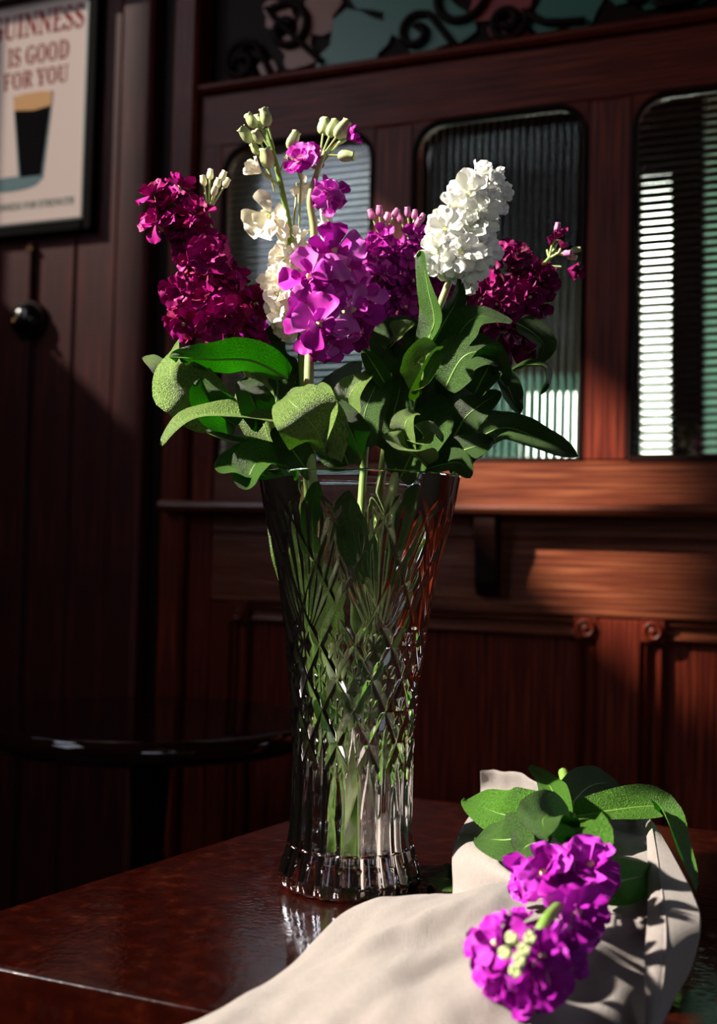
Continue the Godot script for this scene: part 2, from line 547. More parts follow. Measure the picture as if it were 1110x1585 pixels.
func bar_profile(profile: Array, a: Vector3, c: Vector3, out: Vector3) -> ArrayMesh:   # a moulding: profile in (across, out), swept from a to c
	var dir := (c - a).normalized()
	var across := out.cross(dir)
	var poly := PackedVector2Array()
	for p in profile:
		poly.append(Vector2(p[0], p[1]))
	var m := prism(poly, 0.0, a.distance_to(c))
	return join([[m, Transform3D(Basis(across, out, across.cross(out)), a if across.cross(out).dot(dir) > 0 else c)]])

func rounded_top(s0: float, s1: float, y0: float, y1: float, r: float) -> PackedVector2Array:
	var p := PackedVector2Array([Vector2(s0, y0), Vector2(s1, y0)])
	for k in 9:
		var a := PI / 2 * k / 8
		p.append(Vector2(s1 - r + r * cos(a), y1 - r + r * sin(a)))
	for k in 9:
		var a := PI / 2 + PI / 2 * k / 8
		p.append(Vector2(s0 + r + r * cos(a), y1 - r + r * sin(a)))
	return p

func reeded(w: float, h: float, pitch: float, upright: bool, bulge: float) -> ArrayMesh:
	var span := w if upright else h
	var length := h if upright else w
	var n := int(round(span / pitch))
	var prof := PackedVector2Array()
	for i in n * 8 + 1:
		var u := float(i) / (n * 8)
		var ph := fposmod(u * n, 1.0) * 2.0 - 1.0
		prof.append(Vector2((u - 0.5) * span, 0.002 + bulge * span / n * (1.0 - ph * ph)))
	prof.append(Vector2(span * 0.5, -0.0015))
	prof.append(Vector2(span * 0.4998, -0.002))
	prof.append(Vector2(-span * 0.4998, -0.002))
	prof.append(Vector2(-span * 0.5, -0.0015))
	var rows := []
	for e in [-0.5, 0.5]:
		var r := PackedVector3Array()
		for p in prof:
			r.append(Vector3(p.x, e * length, p.y) if upright else Vector3(e * length, p.x, p.y))
		rows.append(r)
	return sheet(rows, true, upright)

func screen() -> void:
	var b := room
	var w := struct("wall_back", WALL0, b)
	var lo := -0.485
	var hi := 2.0
	# uprights
	sbox("post", "wood_upright", lo, -0.435, 0.0, 2.12, -0.05, 0.02, w, 0.006)
	sbox("stile", "wood_upright", -0.435, -0.385, 0.0, 1.73, -0.04, 0.0, w)
	sbox("top_rail", "wood_level", -0.435, hi, 1.722, 1.822, -0.04, 0.0, w)
	sbox("cornice", "wood_level", -0.435, hi, 1.822, 1.838, -0.04, 0.018, w, 0.006)
	sbox("sill_rail", "honey_level", -0.385, hi, 1.02, 1.145, -0.04, 0.0, w)
	for k in 5:
		var s0 := -0.385 + k * 0.369
		var s1 := s0 + 0.298
		sbox("stile", "wood_upright", s1, s1 + 0.071, 1.145, 1.722, -0.04, 0.0, w)
		# round the upper corners of the opening
		for side in [0, 1]:
			var r := 0.05
			var p := PackedVector2Array()
			var cx := s0 + r if side == 0 else s1 - r
			p.append(Vector2(s0 if side == 0 else s1, 1.722))
			for j in 9:
				var a := PI / 2 * j / 8
				p.append(Vector2(cx + (-r if side == 0 else r) * cos(a), 1.722 - r + r * sin(a)))
			put("corner_block", prism(p, -0.04, 0.0), mats["wood_level"], w)
		var lip := rounded_top(s0 + 0.003, s1 - 0.003, 1.148, 1.719, 0.048)
		var path := PackedVector3Array()
		for q in lip:
			path.append(Vector3(q.x, q.y, -0.004))
		path.append(Vector3(lip[0].x, lip[0].y, -0.004))
		put("bead", tube(path, 0.006, 0.006, 6, false), mats["dark_wood"], w)
	# below the shelf: a plain board, then framed panels
	sbox("board", "honey_level", -0.385, hi, 0.898, 1.02, -0.04, 0.0, w)
	sbox("stile", "wood_upright", -0.435 + 0.05, -0.345, 0.0, 0.898, -0.04, -0.002, w)
	for k in 3:
		var s0 := -0.345 + k * 0.725
		var s1 := s0 + 0.655
		sbox("panel", "wood_upright", s0, s1, 0.14, 0.898, -0.04, -0.022, w)
		sbox("stile", "wood_upright", s1, s1 + 0.07, 0.14, 0.898, -0.04, -0.002, w)
		sbox("bottom_rail", "wood_level", s0, s1, 0.02, 0.14, -0.04, -0.002, w)
		var prof := [[-0.016, 0.0], [-0.016, 0.010], [-0.012, 0.014], [-0.007, 0.010], [-0.005, 0.006], [0.004, 0.006], [0.006, 0.012], [0.011, 0.016], [0.016, 0.012], [0.016, 0.0]]
		var y := 0.881
		put("moulding", bar_profile(prof, Vector3(s0 + 0.036, y, -0.022), Vector3(s1 - 0.036, y, -0.022), Vector3(0, 0, 1)), mats["honey_level"], w)
		for s in [s0 + 0.017, s1 - 0.017]:
			put("moulding", bar_profile(prof, Vector3(s, 0.16, -0.022), Vector3(s, y - 0.019, -0.022), Vector3(0, 0, 1)), mats["wood_upright"], w)
			var ro := put("rosette", block(0.038, 0.038, 0.022, 0.002), mats["wood_level"], w, Transform3D(Basis(), Vector3(s, y, -0.012)))
			put("rosette_boss", lathe([[0.0, 0.004], [0.005, 0.004], [0.008, 0.0], [0.011, 0.005], [0.014, 0.005], [0.016, 0.0]].map(func(e): return [e[0], e[1]]), 24), mats["wood_level"], ro, Transform3D(Basis(Vector3.RIGHT, PI / 2), Vector3(0, 0, 0.011)))
	# glass
	for k in 3:
		var s0 := -0.385 + k * 0.369
		var win := struct("window_%d" % (k + 1), WALL0 + b * Vector3(s0 + 0.149, 1.4335, -0.028), b)
		put("pane", reeded(0.306, 0.585, 0.0125, k == 1, 0.17 if k == 1 else 0.27), mats["reeded_glass"], win, Transform3D(Basis(Vector3.UP, PI), Vector3.ZERO))
	# carved and painted frieze over the screen
	frieze(w)
	# the shelf
	var sh := thing("wall_shelf", "long narrow red-brown wooden shelf fixed along the panelled screen below the glass", "shelf", WALL0 + b * Vector3(0, 1.066, 0.001), b)
	var prof2 := PackedVector2Array([Vector2(0, -0.010), Vector2(0.038, -0.010), Vector2(0.046, -0.007), Vector2(0.050, 0.0), Vector2(0.048, 0.006), Vector2(0.042, 0.010), Vector2(0, 0.010)])
	var m := prism(prof2, 0.0, 2.44)
	put("board", join([[m, Transform3D(Basis(Vector3(0, 0, 1), Vector3(0, 1, 0), Vector3(-1, 0, 0)), Vector3(1.97, 0, 0))]]), mats["honey_level"], sh)
	for s in [0.136, 0.86]:
		var c := PackedVector2Array([Vector2(0, -0.010), Vector2(0.040, -0.010), Vector2(0.040, -0.026), Vector2(0.038, -0.04), Vector2(0.035, -0.052), Vector2(0.032, -0.068), Vector2(0.030, -0.09), Vector2(0.030, -0.118), Vector2(0.022, -0.134), Vector2(0.010, -0.140), Vector2(0, -0.140)])
		var bm := prism(c, -0.017, 0.017)
		put("bracket", join([[bm, Transform3D(Basis(Vector3(0, 0, 1), Vector3(0, 1, 0), Vector3(-1, 0, 0)), Vector3(s, 0, 0))]]), mats["dark_wood"], sh)
	# wall beyond, boarded upright
	var o := struct("wall_side", WALL0 + b * Vector3(0, 0, -0.12), b)
	sbox("post", "dark_wood", -0.62, -0.49, 0.0, 3.2, -0.08, -0.03, o)
	sbox("stile", "plum_upright", -0.69, -0.62, 0.0, 3.2, -0.06, 0.008, o, 0.006)
	for k in 5:
		var s1 := -0.692 - k * 0.1
		sbox("plank", "plum_upright", s1 - 0.097, s1, 0.0, 3.2, -0.03, 0.0, o, 0.004)
	sbox("backing_board", "dark_wood", -1.25, -0.692, 0.0, 3.2, -0.06, -0.03, o)

func scroll(cx: float, cy: float, r: float, turns: float, start: float, hand: float, tail: Array, rad := 0.011) -> ArrayMesh:
	var pts := []
	for i in 26:
		var u := float(i) / 25.0
		var a := start + hand * TAU * turns * u
		var rr := r * (0.18 + 0.82 * u)
		pts.append(Vector3(cx + cos(a) * rr, cy + sin(a) * rr, 0.0))
	for q in tail:
		pts.append(Vector3(q[0], q[1], 0.0))
	return tube(smooth_path(pts, 60), rad * 0.8, rad * 0.55, 8)

func frieze(w: Node3D) -> void:
	sbox("frieze_board", "dark_wood", -0.435, 2.0, 1.838, 2.12, -0.04, -0.03, w)
	# pieces of painted glass set into the board
	var teal := [[-0.14, 1.875, 0.075], [0.0, 1.90, 0.07], [-0.06, 1.97, 0.08], [0.24, 1.89, 0.055], [0.33, 1.93, 0.06], [0.42, 1.905, 0.06], [0.2, 1.99, 0.07], [0.52, 1.93, 0.06], [0.1, 2.02, 0.05]]
	for e in teal:
		blob("frieze_pane", e[0], e[1], e[2], "stained_teal", w)
	for e in [[-0.25, 1.89, 0.04], [-0.21, 1.95, 0.045], [-0.29, 1.96, 0.035], [-0.31, 1.865, 0.018]]:
		blob("frieze_pane", e[0], e[1], e[2], "stained_amber", w)
	for e in [[0.13, 1.925, 0.055], [0.14, 1.865, 0.03]]:
		blob("frieze_pane", e[0], e[1], e[2], "stained_red", w)
	for e in [[-0.27, 1.93, 0.05, 1.3, 0.5, 1.0, [[-0.2, 1.86]]], [-0.02, 1.885, 0.035, 1.2, 2.0, -1.0, [[0.05, 1.85]]], [0.14, 1.88, 0.035, 1.5, 3.6, 1.0, [[0.2, 1.87], [0.27, 1.862]]], [0.05, 1.94, 0.06, 1.1, 0.0, 1.0, [[0.12, 1.985], [0.2, 1.93], [0.25, 1.95]]], [0.36, 1.90, 0.04, 1.3, 1.0, -1.0, [[0.45, 1.87]]], [-0.36, 1.88, 0.04, 1.3, 2.6, -1.0, [[-0.3, 1.85]]], [0.5, 1.9, 0.05, 1.3, 2.6, -1.0, [[0.6, 1.87]]]]:
		put("scroll", scroll(e[0], e[1], e[2], e[3], e[4], e[5], e[6]), mats["dark_wood"], w, Transform3D(Basis(), Vector3(0, 0, -0.016)))

func blob(called: String, cx: float, cy: float, r: float, m: String, w: Node3D) -> void:
	var p := PackedVector2Array()
	var k1 := rng.randf() * TAU
	for i in 18:
		var a := TAU * i / 18
		var q := r * (0.8 + 0.28 * sin(a * 3.0 + k1) * sin(a + k1 * 2.0))
		p.append(Vector2(cx + cos(a) * q * 1.2, maxf(cy + sin(a) * q, 1.842)))
	var d := rng.randf() * 0.003
	put(called, prism(p, -0.032, -0.024 + d), mats[m], w)

# ---------------------------------------------------------------- the poster on the left wall
func lettering(text: String, width: float, height: float, m: String, parent: Node3D, where: Vector3, lift := 0.0) -> void:
	var f := SystemFont.new()
	f.font_names = PackedStringArray(["Droid Serif"])
	f.font_weight = 700
	var t := TextMesh.new()
	t.text = text
	t.font = f
	t.font_size = 64
	t.pixel_size = 0.001
	t.depth = 0.01
	var bb := t.get_aabb()
	var o := put("lettering", t, mats[m], parent)
	var sx := width / maxf(bb.size.x, 0.001)
	var sy := height / maxf(bb.size.y, 0.001)
	o.transform = Transform3D(Basis.from_scale(Vector3(sx, sy, 0.06)), where - Vector3((bb.position.x + bb.size.x / 2) * sx, (bb.position.y + bb.size.y / 2) * sy, 0))
	o.rotate_object_local(Vector3.BACK, lift)

func poster() -> void:
	var p := thing("framed_poster", "framed advertising poster with red lettering and a pint of stout hanging on the boarded wall", "poster", WALL0 + room * Vector3(-0.898, 1.89, -0.1195), room)
	var hw := 0.16
	var hh := 0.265
	var fw := 0.024
	put("backing", block(hw * 2 - 0.01, hh * 2 - 0.01, 0.008), mats["frame_black"], p, Transform3D(Basis(), Vector3(0, 0, 0.005)))
	for s in [-1, 1]:
		put("frame_bar", block(fw, hh * 2, 0.022, 0.004), mats["frame_black"], p, Transform3D(Basis(), Vector3(s * (hw - fw / 2), 0, 0.0115)))
		put("frame_bar", block(hw * 2 - fw * 2, fw, 0.022, 0.004), mats["frame_black"], p, Transform3D(Basis(), Vector3(0, s * (hh - fw / 2), 0.0115)))
		put("frame_lip", block(0.006, hh * 2 - fw * 2, 0.012, 0.001), mats["frame_silver"], p, Transform3D(Basis(), Vector3(s * (hw - fw - 0.003), 0, 0.014)))
		put("frame_lip", block(hw * 2 - fw * 2 - 0.012, 0.006, 0.012, 0.001), mats["frame_silver"], p, Transform3D(Basis(), Vector3(0, s * (hh - fw - 0.003), 0.014)))
	var pr := put("print", block(hw * 2 - fw * 2 - 0.012, hh * 2 - fw * 2 - 0.012, 0.002, 0.0003), mats["paper"], p, Transform3D(Basis(), Vector3(0, 0, 0.010)))
	var z := 0.0011
	lettering("GUINNESS", 0.235, 0.052, "print_red", pr, Vector3(0, 0.183, z))
	lettering("IS GOOD", 0.155, 0.040, "print_red", pr, Vector3(0.005, 0.118, z))
	lettering("FOR YOU", 0.165, 0.036, "print_red", pr, Vector3(0.0, 0.068, z))
	lettering("GUINNESS FOR STRENGTH", 0.215, 0.015, "print_green", pr, Vector3(0, -0.198, z))
	# the printed pint
	var glass := PackedVector2Array([Vector2(-0.055, 0.035), Vector2(0.048, 0.035), Vector2(0.028, -0.145), Vector2(0.015, -0.152), Vector2(-0.02, -0.152), Vector2(-0.034, -0.145)])
	put("printed_glass", prism(glass, 0.0, 0.0006), mats["print_shade"], pr, Transform3D(Basis(), Vector3(0, 0, z)))
	var stout := PackedVector2Array([Vector2(-0.050, 0.005), Vector2(0.042, 0.005), Vector2(0.024, -0.138), Vector2(-0.030, -0.138)])
	put("printed_stout", prism(stout, 0.0, 0.0009), mats["print_black"], pr, Transform3D(Basis(), Vector3(0, 0, z)))
	var foam := PackedVector2Array([Vector2(-0.054, 0.032), Vector2(-0.03, 0.038), Vector2(0.02, 0.038), Vector2(0.046, 0.032), Vector2(0.043, 0.005), Vector2(0.0, 0.0), Vector2(-0.051, 0.005)])
	put("printed_foam", prism(foam, 0.0, 0.0012), mats["print_foam"], pr, Transform3D(Basis(), Vector3(0, 0, z)))
	var shadow := PackedVector2Array()
	for k in 20:
		shadow.append(Vector2(-0.055 + 0.075 * cos(TAU * k / 20), -0.150 + 0.016 * sin(TAU * k / 20)))
	put("printed_table", prism(shadow, 0.0, 0.0003), mats["print_shade"], pr, Transform3D(Basis(), Vector3(0, 0, z)))

func switch() -> void:
	var at0 := WALL0 + room * Vector3(-0.897, 1.453, -0.12)
	var s := thing("light_switch", "round dark domed light switch on the boarded wall under the poster", "switch", at0, room)
	var turn := Basis(Vector3.RIGHT, PI / 2)
	put("base", lathe([[0.0, 0.001], [0.042, 0.001], [0.042, 0.010], [0.038, 0.013], [0.0, 0.013]], 40), mats["dark_wood"], s, Transform3D(turn, Vector3.ZERO))
	put("dome", lathe([[0.034, 0.012], [0.034, 0.018], [0.031, 0.027], [0.025, 0.034], [0.016, 0.038], [0.009, 0.0395], [0.0, 0.040]], 40), mats["bakelite"], s, Transform3D(turn, Vector3.ZERO))
	put("toggle", tube(PackedVector3Array([Vector3(0, 0, 0.038), Vector3(0, -0.005, 0.046), Vector3(0, -0.012, 0.054)]), 0.004, 0.0055, 10), mats["brass"], s)
	var c := thing("conduit", "thin dark cable pipe running down the boarded wall behind the domed switch", "pipe", WALL0 + room * Vector3(-0.897, 0.0, -0.113), room)
	put("pipe", tube(PackedVector3Array([Vector3(0, 0.02, 0), Vector3(0, 1.41, 0)]), 0.006, 0.006, 12), mats["plum_upright"], c)
	put("pipe", tube(PackedVector3Array([Vector3(0, 1.497, 0), Vector3(0, 1.61, 0)]), 0.006, 0.006, 12), mats["plum_upright"], c)
	put("clip", block(0.02, 0.01, 0.012, 0.002), mats["brass"], c, Transform3D(Basis(), Vector3(0, 1.60, 0.001)))

func round_table() -> void:
	var t := thing("round_table", "small round dark varnished pub table behind and left of the vase", "table", Vector3(-0.29, 0, -0.845))
	put("tabletop", lathe([[0.0, 0.715], [0.222, 0.715], [0.234, 0.720], [0.240, 0.730], [0.240, 0.738], [0.236, 0.746], [0.228, 0.75], [0.0, 0.75]], 96), mats["varnish_round"] if mats.has("varnish_round") else mat("varnish_round", Color(0.12, 0.035, 0.02), 0.05), t)
	put("column", lathe([[0.0, 0.05], [0.05, 0.05], [0.045, 0.09], [0.024, 0.14], [0.022, 0.4], [0.03, 0.5], [0.022, 0.56], [0.03, 0.68], [0.09, 0.70], [0.1, 0.7149], [0.0, 0.7149]], 32), mats["dark_wood"], t)
	put("base", lathe([[0.0, 0.001], [0.19, 0.001], [0.19, 0.02], [0.17, 0.03], [0.07, 0.05], [0.0, 0.0505]], 48), mats["dark_wood"], t)

func table() -> void:
	var dir := Vector2(cos(deg_to_rad(23.5)), sin(deg_to_rad(23.5)))
	var c1 := Vector2(-0.279, 0.155)
	var c2 := Vector2(0.023, -0.336)
	var c3 := c2 + dir * 0.95
	var c4 := c1 + dir * 1.05
	var corners := [c1, c2, c3, c4]
	var t := thing("pub_table", "dark red-brown varnished wooden table that carries the crystal vase", "table")
	# rounded outline, eased edge
	var outline := PackedVector2Array()
	for i in 4:
		var p: Vector2 = corners[i]
		var a: Vector2 = (corners[(i + 3) % 4] - p).normalized()
		var b: Vector2 = (corners[(i + 1) % 4] - p).normalized()
		for k in 7:
			var f := k / 6.0
			var r := 0.014
			outline.append((p + a * r).lerp(p, f).lerp(p.lerp(p + b * r, f), f))
	var centre := (c1 + c2 + c3 + c4) / 4.0
	var rows := []
	for e in [[-1.0, -0.036], [0.004, -0.036], [0.0, -0.033], [0.0, -0.008], [0.0005, -0.0025], [0.002, -0.0007], [0.0045, 0.0], [0.02, 0.0], [-1.0, 0.0]]:
		var row := PackedVector3Array()
		for p in outline:
			var q: Vector2 = centre if e[0] < 0.0 else p + (centre - p).normalized() * e[0]
			row.append(Vector3(q.x, TY + e[1], q.y))
		rows.append(row)
	var mesh := sheet(rows, true, true)
	put("tabletop", mesh, mats["varnished_top"], t)
	var ang := Basis(Vector3.UP, deg_to_rad(-23.5))
	for p in corners:
		var q: Vector2 = p.lerp(centre, 0.14)
		put("leg", block(0.06, 0.66, 0.06, 0.006), mats["dark_wood"], t, Transform3D(ang, Vector3(q.x, 0.331, q.y)))
	for k in 4:
		var a: Vector2 = corners[k].lerp(centre, 0.14)
		var b: Vector2 = corners[(k + 1) % 4].lerp(centre, 0.14)
		var mid := (a + b) / 2
		var len := a.distance_to(b) - 0.07
		put("apron", block(len, 0.07, 0.022, 0.003), mats["dark_wood"], t, Transform3D(Basis(Vector3.UP, -atan2(b.y - a.y, b.x - a.x)), Vector3(mid.x, TY - 0.036 - 0.036, mid.y)))

# ---------------------------------------------------------------- the cut crystal vase
const VASE := [[0.000, 0.0490], [0.003, 0.0525], [0.009, 0.0534], [0.014, 0.0522], [0.034, 0.0468], [0.055, 0.0452], [0.0725, 0.0448], [0.1187, 0.0460], [0.162, 0.0500], [0.2235, 0.0585], [0.269, 0.0690], [0.300, 0.0750]]

func vase_radius(h: float) -> float:
	for i in VASE.size() - 1:
		if h <= VASE[i + 1][0]:
			var a: Array = VASE[maxi(i - 1, 0)]
			var b: Array = VASE[i]
			var c: Array = VASE[i + 1]
			var d: Array = VASE[mini(i + 2, VASE.size() - 1)]
			var w: float = c[0] - b[0]
			var f: float = (h - b[0]) / w
			var m0: float = (c[1] - a[1]) / maxf(c[0] - a[0], 1e-5) * w
			var m1: float = (d[1] - b[1]) / maxf(d[0] - b[0], 1e-5) * w
			return (2 * f * f * f - 3 * f * f + 1) * b[1] + (f * f * f - 2 * f * f + f) * m0 + (-2 * f * f * f + 3 * f * f) * c[1] + (f * f * f - f * f) * m1
	return VASE[-1][1]

func groove(d: float, w: float, depth: float) -> float:        # a V cut, d from its middle
	return depth * maxf(0.0, 1.0 - absf(d) / w)

func cut(a: float, h: float, r: float) -> float:
	var c := 0.0
	var n := 12.0
	var x0 := a / TAU * n
	# crossing spiral cuts, with a finer pair beside each
	if h > 0.080 and h < 0.284:
		var turn := (h - 0.085) / 0.046 if h < 0.19 else 2.2826 + (h - 0.19) / 0.062
		var ease := clampf((0.284 - h) / 0.02, 0.0, 1.0) * clampf((h - 0.080) / 0.012, 0.0, 1.0)
		var p0 := fposmod(x0 + turn + 0.5, 1.0) - 0.5
		var p1 := fposmod(x0 - turn + 0.5, 1.0) - 0.5
		var w := TAU / n * r
		for q in [p0, p1]:
			c = maxf(c, groove(q * w, 0.0046, 0.0021 if h < 0.19 else 0.0016) * ease)
			if h < 0.19:
				c = maxf(c, groove((absf(q) - 0.5) * w, 0.0020, 0.0009) * ease)
		# a small star in the middle of each lozenge
		var u := absf(p0) + absf(p1)
		var lev := fposmod(turn * 2.0 + 0.5, 1.0) - 0.5
		if h < 0.19 and u > 0.62:
			c = maxf(c, groove(lev * 0.011, 0.0020, 0.0011) * ease)
			c = maxf(c, groove((fposmod(x0 * 2.0 + 0.5, 1.0) - 0.5) * w * 0.5, 0.0018, 0.0011) * ease)
	# fans in the upper lozenges
	if h > 0.188 and h < 0.282:
		var cell := fposmod(x0 / 2.0 + 0.3, 1.0) - 0.5
		var x := cell * TAU / 6.0 * r
		var y := h - 0.176
		var ang := atan2(x, y)
		if absf(ang) < 0.55:
			var k := fposmod(ang / 0.125 + 0.5, 1.0) - 0.5
			c = maxf(c, groove(k * 0.125 * sqrt(x * x + y * y), 0.0012 + y * 0.026, 0.0015) * clampf((0.282 - h - absf(ang) * 0.025) / 0.015, 0.0, 1.0) * clampf((h - 0.188) / 0.01, 0.0, 1.0))
	# upright flutes below, long and short pointed tops in turn
	if h < 0.125:
		var n2 := 24.0
		var q := fposmod(a / TAU * n2 + 0.5, 1.0) - 0.5
		var odd := int(floor(a / TAU * n2 + 0.5)) % 2
		var tip := (0.125 if odd == 0 else 0.10) - absf(q) * 0.08
		var f := clampf((tip - h) / 0.012, 0.0, 1.0)
		c = maxf(c, f * 0.0021 * (1.0 - pow(absf(q) * 2.0, 2.0)))
		c += groove((absf(q) - 0.5) * TAU / n2 * r, 0.0012, 0.0007) * f
	# rings over the foot
	if h < 0.030:
		c += 0.0014 * (1.0 - pow(absf(fposmod(a / TAU * 24.0 + 0.5, 1.0) - 0.5) * 2.0, 2.0)) * clampf(h / 0.004, 0.0, 1.0)
	c = maxf(c, groove(h - 0.0215, 0.0028, 0.0022))
	c = maxf(c, groove(h - 0.0105, 0.0020, 0.0016))
	return c

func vase() -> void:
	var v := thing("crystal_vase", "tall flared cut crystal vase with diamond cuts and fluted foot, standing on the table", "vase", Vector3(0, TY, 0))
	var seg := 600
	var rows := []
	var add := func(r: float, h: float) -> void:
		var row := PackedVector3Array()
		for k in seg:
			row.append(Vector3(cos(TAU * k / seg) * r, h, sin(TAU * k / seg) * r))
		rows.append(row)
	add.call(0.0001, 0.0035)
	add.call(0.030, 0.0035)
	add.call(0.040, 0.0008)
	for i in 301:
		var h := 0.2988 * i / 300.0
		var r := vase_radius(h)
		var row := PackedVector3Array()
		for k in seg:
			var a := TAU * k / seg
			var q := r - cut(a, h, r)
			row.append(Vector3(cos(a) * q, h + 0.0006 * (1.0 - i / 300.0), sin(a) * q))
		rows.append(row)
	add.call(vase_radius(0.3) - 0.0004, 0.2996)
	add.call(vase_radius(0.3) - 0.0014, 0.3000)
	add.call(vase_radius(0.3) - 0.0025, 0.2996)
	for i in 50:
		var h := lerpf(0.2985, 0.030, i / 49.0)
		add.call(vase_radius(h) - lerpf(0.0058, 0.0032, (h - 0.03) / 0.27), h)
	for e in [[0.0370, 0.0235], [0.033, 0.0205], [0.026, 0.0185], [0.012, 0.0178], [0.0001, 0.0176]]:
		add.call(e[0], e[1])
	put("body", sheet(rows, true, true), mats["crystal"], v)
	var w := thing("vase_water", "clear water standing in the lower third of the crystal vase", "water", Vector3(0, TY, 0))
	var prof := [[0.0001, 0.0180], [0.012, 0.0182], [0.026, 0.0189], [0.0326, 0.0209], [0.0366, 0.0239]]
	for i in 20:
		var hh := lerpf(0.030, 0.116, i / 19.0)
		prof.append([vase_radius(hh) - lerpf(0.0058, 0.0032, (hh - 0.03) / 0.27) - 0.0003, hh])
	prof.append([0.041, 0.1162])
	prof.append([0.0001, 0.1162])
	put("body", lathe(prof, 160), mats["water"], w)

# ---------------------------------------------------------------- flowers
func petal_meshes() -> void:
	for k in 6:
		var rows := []
		var cup := [0.25, 0.05, -0.25, 0.45, 0.1, -0.1][k] as float
		var wide := [0.42, 0.5, 0.46, 0.36, 0.55, 0.4][k] as float
		var ruf := [0.05, 0.09, 0.08, 0.06, 0.11, 0.12][k] as float
		var ph := k * 1.7
		for i in 8:
			var u := i / 7.0
			var row := PackedVector3Array()
			var w := wide * (0.16 + 0.84 * pow(sin(clampf(u * 1.02 + 0.0, 0.0, 1.0) * PI * 0.66), 1.6)) * (1.0 if u < 0.86 else 1.0 - (u - 0.86) * 2.6)
			for j in 7:
				var s := j / 3.0 - 1.0
				var notch := 0.07 * (1.0 - absf(s)) * smoothstep(0.7, 1.0, u) * (1.0 if k % 2 == 0 else 0.0)
				var x := u - notch - 0.10 * s * s * smoothstep(0.5, 1.0, u)
				var y := cup * (u * u - 0.25 * u) + 0.30 * s * s * w * (1.0 if cup > 0 else -0.5) + ruf * sin(s * 4.2 + ph + u * 2.0) * smoothstep(0.35, 1.0, u)
				row.append(Vector3(x, y, s * w))
			rows.append(row)
		petal_variants.append(sheet(rows))
	var brows := []
	for p in [[0.02, 0.0], [0.20, 0.03], [0.33, 0.22], [0.36, 0.45], [0.33, 0.70], [0.26, 0.9], [0.30, 1.0], [0.16, 0.93], [0.01, 0.9]]:
		var br := PackedVector3Array()
		for k in 24:
			var a := TAU * k / 24
			var rr: float = p[0] * (1.0 + (0.13 if p[1] > 0.1 else 0.0) * absf(sin(a * 2.0)) - 0.1)
			br.append(Vector3(cos(a) * rr, p[1] + (0.07 * absf(cos(a * 2.0)) if p[1] > 0.8 else 0.0), sin(a) * rr))
		brows.append(br)
	bud_mesh = sheet(brows, true, true)
	calyx_mesh = lathe([[0.0, -0.75], [0.10, -0.75], [0.17, -0.6], [0.18, -0.3], [0.14, -0.05], [0.16, 0.05], [0.05, 0.02]], 10)
	var bits := []
	for k in 9:
		var a := k * 2.4
		var r := 0.03 + 0.011 * k
		bits.append([lathe([[0.0, 0.0], [0.035, 0.02], [0.05, 0.1], [0.03, 0.18], [0.0, 0.2]], 6), Transform3D(Basis(Vector3(sin(a), 0, -cos(a)), -r * 4.0), Vector3(cos(a) * r, 0.02, sin(a) * r))])
	stamen_mesh = join(bits)
	var st := CylinderMesh.new()
	st.top_radius = 1.0
	st.bottom_radius = 1.0
	st.height = 1.0
	st.radial_segments = 6
	st.rings = 1
	pedicel_mesh = join([[st, Transform3D(Basis(), Vector3(0, 0.5, 0))]])

func frame_along(y: Vector3, spin: float) -> Basis:
	y = y.normalized()
	var x := y.cross(Vector3(0.31, 0.2, 0.93))
	if x.length() < 0.1:
		x = y.cross(Vector3.RIGHT)
	x = x.normalized()
	return Basis(x, y, x.cross(y)).rotated(y, spin)

# one bloom facing dir; size is a petal's length. style: 0 single open, 1 double, 2 half-open
var rear := {}
var petal_count := {}

func floret(flower: Node3D, where: Vector3, dir: Vector3, size: float, colour: String, style: int, from := Vector3.INF) -> void:
	var place := Transform3D(frame_along(dir, rng.randf() * TAU), where)
	var far: bool = dir.normalized().z < 0.05 or petal_count.get(flower, 0) > 320
	var o: Node3D = null
	if far:
		if not rear.has(flower):
			rear[flower] = [colour, []]
	else:
		o = Node3D.new()
		o.name = quick_name("floret", flower)
		flower.add_child(o, true)
		o.transform = place
	var rings := []
	if style == 0:
		rings = [[4, 0.12, 1.0], [3, 0.55, 0.62]]
	elif style == 1:
		rings = [[5, -0.10, 1.0], [5, 0.32, 0.85], [4, 0.85, 0.62]] if colour != "white" else [[6, -0.25, 1.05], [5, 0.15, 0.9], [3, 0.7, 0.6]]
	else:
		rings = [[4, 0.95, 1.0], [3, 1.2, 0.8]]
	for ring in rings:
		var off := rng.randf() * TAU
		for k in int(ring[0]):
			var a := off + TAU * k / float(ring[0]) + rng.randf_range(-0.25, 0.25)
			var tilt: float = ring[1] + rng.randf_range(-0.22, 0.22)
			var sc: float = size * ring[2] * rng.randf_range(0.85, 1.12)
			var b := Basis(Vector3.UP, a) * Basis(Vector3.BACK, tilt) * Basis(Vector3.RIGHT, rng.randf_range(-0.35, 0.35))
			var pt := Transform3D(b.scaled_local(Vector3(sc, sc, sc * (0.74 if colour == "white" else 1.0))), Vector3(0, 0.02 * size, 0) + b.x * size * 0.04)
			var pm := petal_variants[rng.randi() % 6]
			var tone := rng.randi() % 3
			if far:
				rear[flower][1].append([pm, place * pt])
			else:
				put("petal", pm, mats["petal_%s_%d" % [colour, tone]], o, pt)
				petal_count[flower] = petal_count.get(flower, 0) + 1
	if from != Vector3.INF:
		stalk("pedicel", from, where - dir.normalized() * size * 0.5, 0.0009, flower)
	if far:
		return
	if style < 2:
		put("stamen", stamen_mesh, mats["stamen"], o, Transform3D(Basis.from_scale(Vector3.ONE * size * 1.1), Vector3.ZERO))
	put("calyx", calyx_mesh, mats["bud_green"], o, Transform3D(Basis.from_scale(Vector3.ONE * size * 0.75), Vector3(0, -0.02 * size, 0)))

